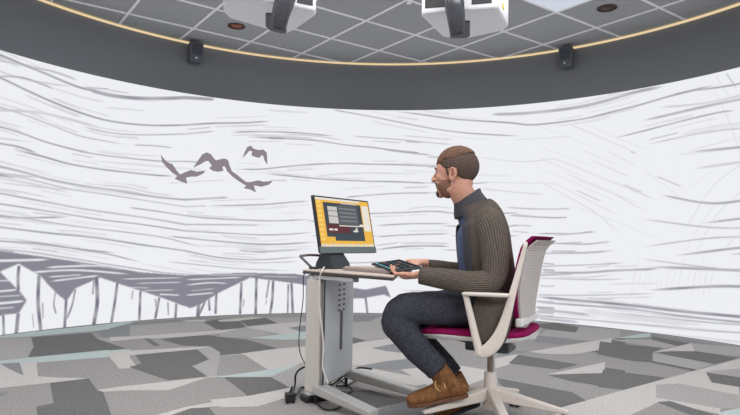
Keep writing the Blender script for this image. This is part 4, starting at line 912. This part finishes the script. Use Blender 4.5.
hshell('beard', (-.032, 0, -.042), (.0545, .0585, .072), beard_keep, m_beard, jitter=.004, thick=.01, lab='short trimmed brown beard')
b = MB(); hell(b, (-.0725, 0, -.090), (.0185, .021, .021)); b.build('goatee', m_beard2, man, smooth=True)
b = MB()
for s_ in (-1, 1): b.tube([hp(-.088, .002*s_, -.041), hp(-.086, .016*s_, -.043), hp(-.076, .027*s_, -.056)], .0042, n=8)
b.build('moustache', m_beard2, man, smooth=True)
for s_ in (-1, 1): b = MB(); b.tube([hp(-.086, .014*s_, .021), hp(-.083, .030*s_, .026), hp(-.072, .046*s_, .022)], .0032, n=8); b.build('eyebrow', m_hair, man, smooth=True)
m_eye = mat('eye_white', (196, 178, 168), .2); m_iris = mat('iris_brown', (50, 36, 30), .2)
for s_ in (-1, 1):
    b = MB(); hell(b, (-.0665, .029*s_, .004), (.012, .012, .008)); b.build('eye', m_eye, man, smooth=True)
    b = MB(); hell(b, (-.0770, .030*s_, .004), (.0030, .005, .005)); b.build('iris', m_iris, man, smooth=True)
m_earh = mat('inner_ear_skin', (160, 98, 82), .7)
for s_ in (-1, 1): b = MB(); hell(b, (.013, .0795*s_, -.012), (.006, .002, .012)); b.build('ear_hollow', m_earh, man, smooth=True)

# ---- clothes
m_knit = knit('brown_rib_knit', (74, 68, 62), (116, 107, 99), 34)
m_knit_s = knit('brown_rib_sleeve', (74, 68, 62), (116, 107, 99), 11)
m_knit_f = knit('brown_rib_sleeve_shaded', (72, 66, 60), (112, 103, 95), 11)  # same knit, far sleeve's shade put into slightly darker colours
m_slate = mat('slate_trim', (66, 68, 74), .9, noise=.12, nscale=200, bump=.4)
m_shirt = mat('blue_shirt', (72, 88, 122), .85, noise=.2, nscale=50, bump=.3)
m_jean = mat('dark_denim', (52, 54, 64), .9, noise=.16, nscale=90, bump=.5, bscale=400, spec=.15, col2=(70, 72, 82))
def grow(st, a, b_, dx=0): return [(p+Vector((dx, 0, 0)), w_+a, d+b_) for p, w_, d in st]
b = MB(); b.loft((([(V(467, 201, 2.72), .064, .060), (V(470, 208, 2.72), .082, .074)])+grow(TOR[1:], .006, .006, -.004))[::-1], L=(.12, 1, 0), e=2.3, n=40); b.build('shirt', m_shirt, man, smooth=True)
b = MB()
# cardigan torso, open at the front
CAR = [(V(471, 203, 2.72), .080, .066), (V(473, 208, 2.72), .118, .082), (V(479, 217, 2.72), .178, .106), (V(482, 232, 2.72), .192, .122), (V(484, 252, 2.72), .188, .126), (V(487, 275, 2.72), .178, .127), (V(489, 300, 2.72), .185, .124), (V(490, 322, 2.72), .195, .122)]
b.loft(CAR[::-1], L=(.12, 1, 0), e=2.3, n=56, a0=math.radians(22), a1=math.radians(316), cap=False)
t_t = (CAR[4][0]-CAR[5][0]); Lz = Vector((.12, 1, 0)); Nn = t_t.normalized().cross(Lz)
front_dir = Nn
cg = b
if Nn.x > 0:     # the gap must face the desk (-x)
    b = MB(); b.loft(CAR[::-1], L=(.12, 1, 0), e=2.3, n=56, a0=math.radians(202), a1=math.radians(518), cap=False)
co_ = b.build('cardigan', m_knit, man, smooth=True); sd = co_.modifiers.new('thick', 'SOLIDIFY'); sd.thickness = .01; sd.offset = -1
# dark placket strips along the opening
g0 = 22 if Nn.x <= 0 else 202
for a0_, a1_ in ((g0-5, g0+13), (-60, -42)):
    b = MB(); b.loft([(p, w_+.003, d+.003) for p, w_, d in CAR[:7]][::-1], L=(.12, 1, 0), e=2.3, n=6, a0=math.radians(a0_), a1=math.radians(a1_), cap=False)
    o = b.build('placket', m_slate, man, smooth=True); sd = o.modifiers.new('thick', 'SOLIDIFY'); sd.thickness = .008; sd.offset = -1
# hanging hem over the near side of the seat
hem = [(V(500, 292, 2.50), .012, .075), (V(494, 305, 2.475), .013, .082), (V(491, 322, 2.455), .013, .082), (V(490, 336, 2.45), .012, .070), (V(489, 343, 2.45), .008, .050)]
b = MB(); b.loft(hem[::-1], L=(.3, 1, 0), n=26, e=2.2); b.build('cardigan_hem', mat('brown_knit_plain', (88, 81, 74), .95, noise=.12, nscale=60, bump=.5, spec=.1), man, smooth=True)
# collar
b = MB(); cc_ = [(V(463, 207, 2.72), .076, .070), (V(467, 200, 2.72), .072, .066), (V(470.5, 193, 2.715), .070, .062)]
b.loft(cc_, L=(.15, 1, 0), n=36, a0=math.radians(g0-6 if False else 0), a1=math.radians(360), cap=False)
CT = Vector((math.sin(.62), 0, math.cos(.62)))
def ringpt(c, a, rx, ry, ax): # ring normal ax
    Lz_ = Vector((.15, 1, 0)).normalized(); Lz_ = (Lz_-ax*Lz_.dot(ax)).normalized(); Nz = ax.cross(Lz_); return c+Nz*rx*math.cos(a)+Lz_*ry*math.sin(a)
b = MB(); nn_ = 40; ax = Vector((-.52, 0, .85)).normalized()
f0, f1 = math.radians(20), math.radians(340)
Nz_ = ax.cross(Vector((.15, 1, 0))); fo = PI if Nz_.x > 0 else 0
rows = [(V(471, 210, 2.72), .092, .104), (V(469, 206, 2.72), .086, .090), (V(467.5, 200.5, 2.715), .076, .078), (V(466.5, 196, 2.715), .073, .073)]
for c, rx, ry in rows:
    for k in range(nn_+1): b.v.append(ringpt(c, fo+f0+(f1-f0)*k/nn_, rx, ry, ax))
for i in range(len(rows)-1):
    for k in range(nn_): q = i*(nn_+1)+k; b.f.append((q, q+1, q+nn_+2, q+nn_+1))
b.mi = [0]*len(b.f); o = b.build('collar', m_slate, man, smooth=True); sd = o.modifiers.new('thick', 'SOLIDIFY'); sd.thickness = .009; sd.offset = -1
# sleeves
b = MB(); b.loft([(V(483, 219, 2.60), .058, .050)]+[(p, r, r) for p, r in zip(armN, (.070, .064, .059, .055, .051, .046, .037))], n=32, sub=6, cap=False); o = b.build('sleeve', m_knit_s, man, smooth=True)
sd = o.modifiers.new('thick', 'SOLIDIFY'); sd.thickness = .006; sd.offset = -1
b = MB(); b.loft([(V(474, 219, 2.84), .058, .050)]+[(p, r, r) for p, r in zip(armF, (.068, .062, .056, .050, .045, .041, .035))], n=32, sub=6, cap=False); o = b.build('sleeve', m_knit_f, man, smooth=True)
sd = o.modifiers.new('thick', 'SOLIDIFY'); sd.thickness = .006; sd.offset = -1
# jeans
b = MB()
b.loft([(V(498, 310, 2.72), .150, .085), (V(488, 309, 2.72), .160, .088), (V(474, 309, 2.72), .15, .082)], L=(.12, 1, 0), e=2.6)
for lg in (legN, legF): limb(b, lg[:8], (.088, .084, .076, .069, .067, .064, .060, .054), n=26)
o = b.build('jeans', m_jean, man, smooth=True); remesh(o, .006, 3)
tx_ = bpy.data.textures.new('cloth_folds', 'CLOUDS'); tx_.noise_scale = .09
dm = o.modifiers.new('folds', 'DISPLACE'); dm.texture = tx_; dm.strength = .014; dm.mid_level = .5
# boots
m_boot = mat('tan_suede', (124, 86, 56), .85, noise=.38, nscale=45, bump=.5, bscale=400, spec=.15); m_sole = mat('boot_sole', (100, 66, 44), .7, noise=.1); m_sole2 = mat('boot_sole_dark', (44, 44, 50), .7); m_lace = mat('boot_lace', (205, 172, 110), .7)
for heel, toe, leg, label, sm_ in ((hN, tN, legN, 'near', m_sole), (hF, tF, legF, 'far', m_sole2)):
    b = MB(); foot(b, heel, toe, uN, .002)
    f = (toe-heel).normalized(); ank = heel+f*.075*1.0+Vector((0, 0, .05)); topb = leg[7]; sd_ = (topb-ank)
    b.loft([(ank-Vector((0, 0, .015)), .038, .050), (ank.lerp(topb, .5), .039, .048), (topb+sd_.normalized()*.004, .042, .046)], n=22)
    bt = b.build('boot', m_boot, man, smooth=True); remesh(bt, .0045, 3)
    u_ = (uN-f*uN.dot(f)).normalized(); s_ = f.cross(u_); L = (toe-heel).length
    b = MB(); out = [(-.01, .024), (.03, .034), (.12, .040), (.3, .038), (.45, .042), (.65, .050), (.85, .047), (.96, .034), (1.01, .012)]
    ring = [(t, w_) for t, w_ in out]+[(t, -w_) for t, w_ in reversed(out)]; n = len(ring); vs = []
    for h in (-.006, .010):
        for t, w_ in ring: vs.append(heel+f*L*t+s_*w_+u_*(h+.006))
    b.add(vs, [tuple(range(n))[::-1], tuple(range(n, 2*n))]+[(i, (i+1) % n, n+(i+1) % n, n+i) for i in range(n)])
    b.build('sole', sm_, bt, local=False, bevel=.003).location = -man.location
    b = MB()
    for k in range(4):
        t = .44+.07*k; p = heel+f*L*t+u_*(.092-.011*k)
        b.tube([p-s_*.026-u_*.008, p, p+s_*.026-u_*.008], .0026, n=6, sub=4)
    p = heel+f*L*.40+u_*.09
    b.tube([p, p+f*.02-s_*.02+u_*.012, p+f*.028-s_*.036-u_*.02, p+f*.012-s_*.046-u_*.036], .0022, n=6); b.tube([p, p-f*.008-s_*.03, p-f*.01-s_*.046-u_*.03], .0022, n=6)
    b.build('laces', m_lace, bt, local=False, smooth=True).location = -man.location
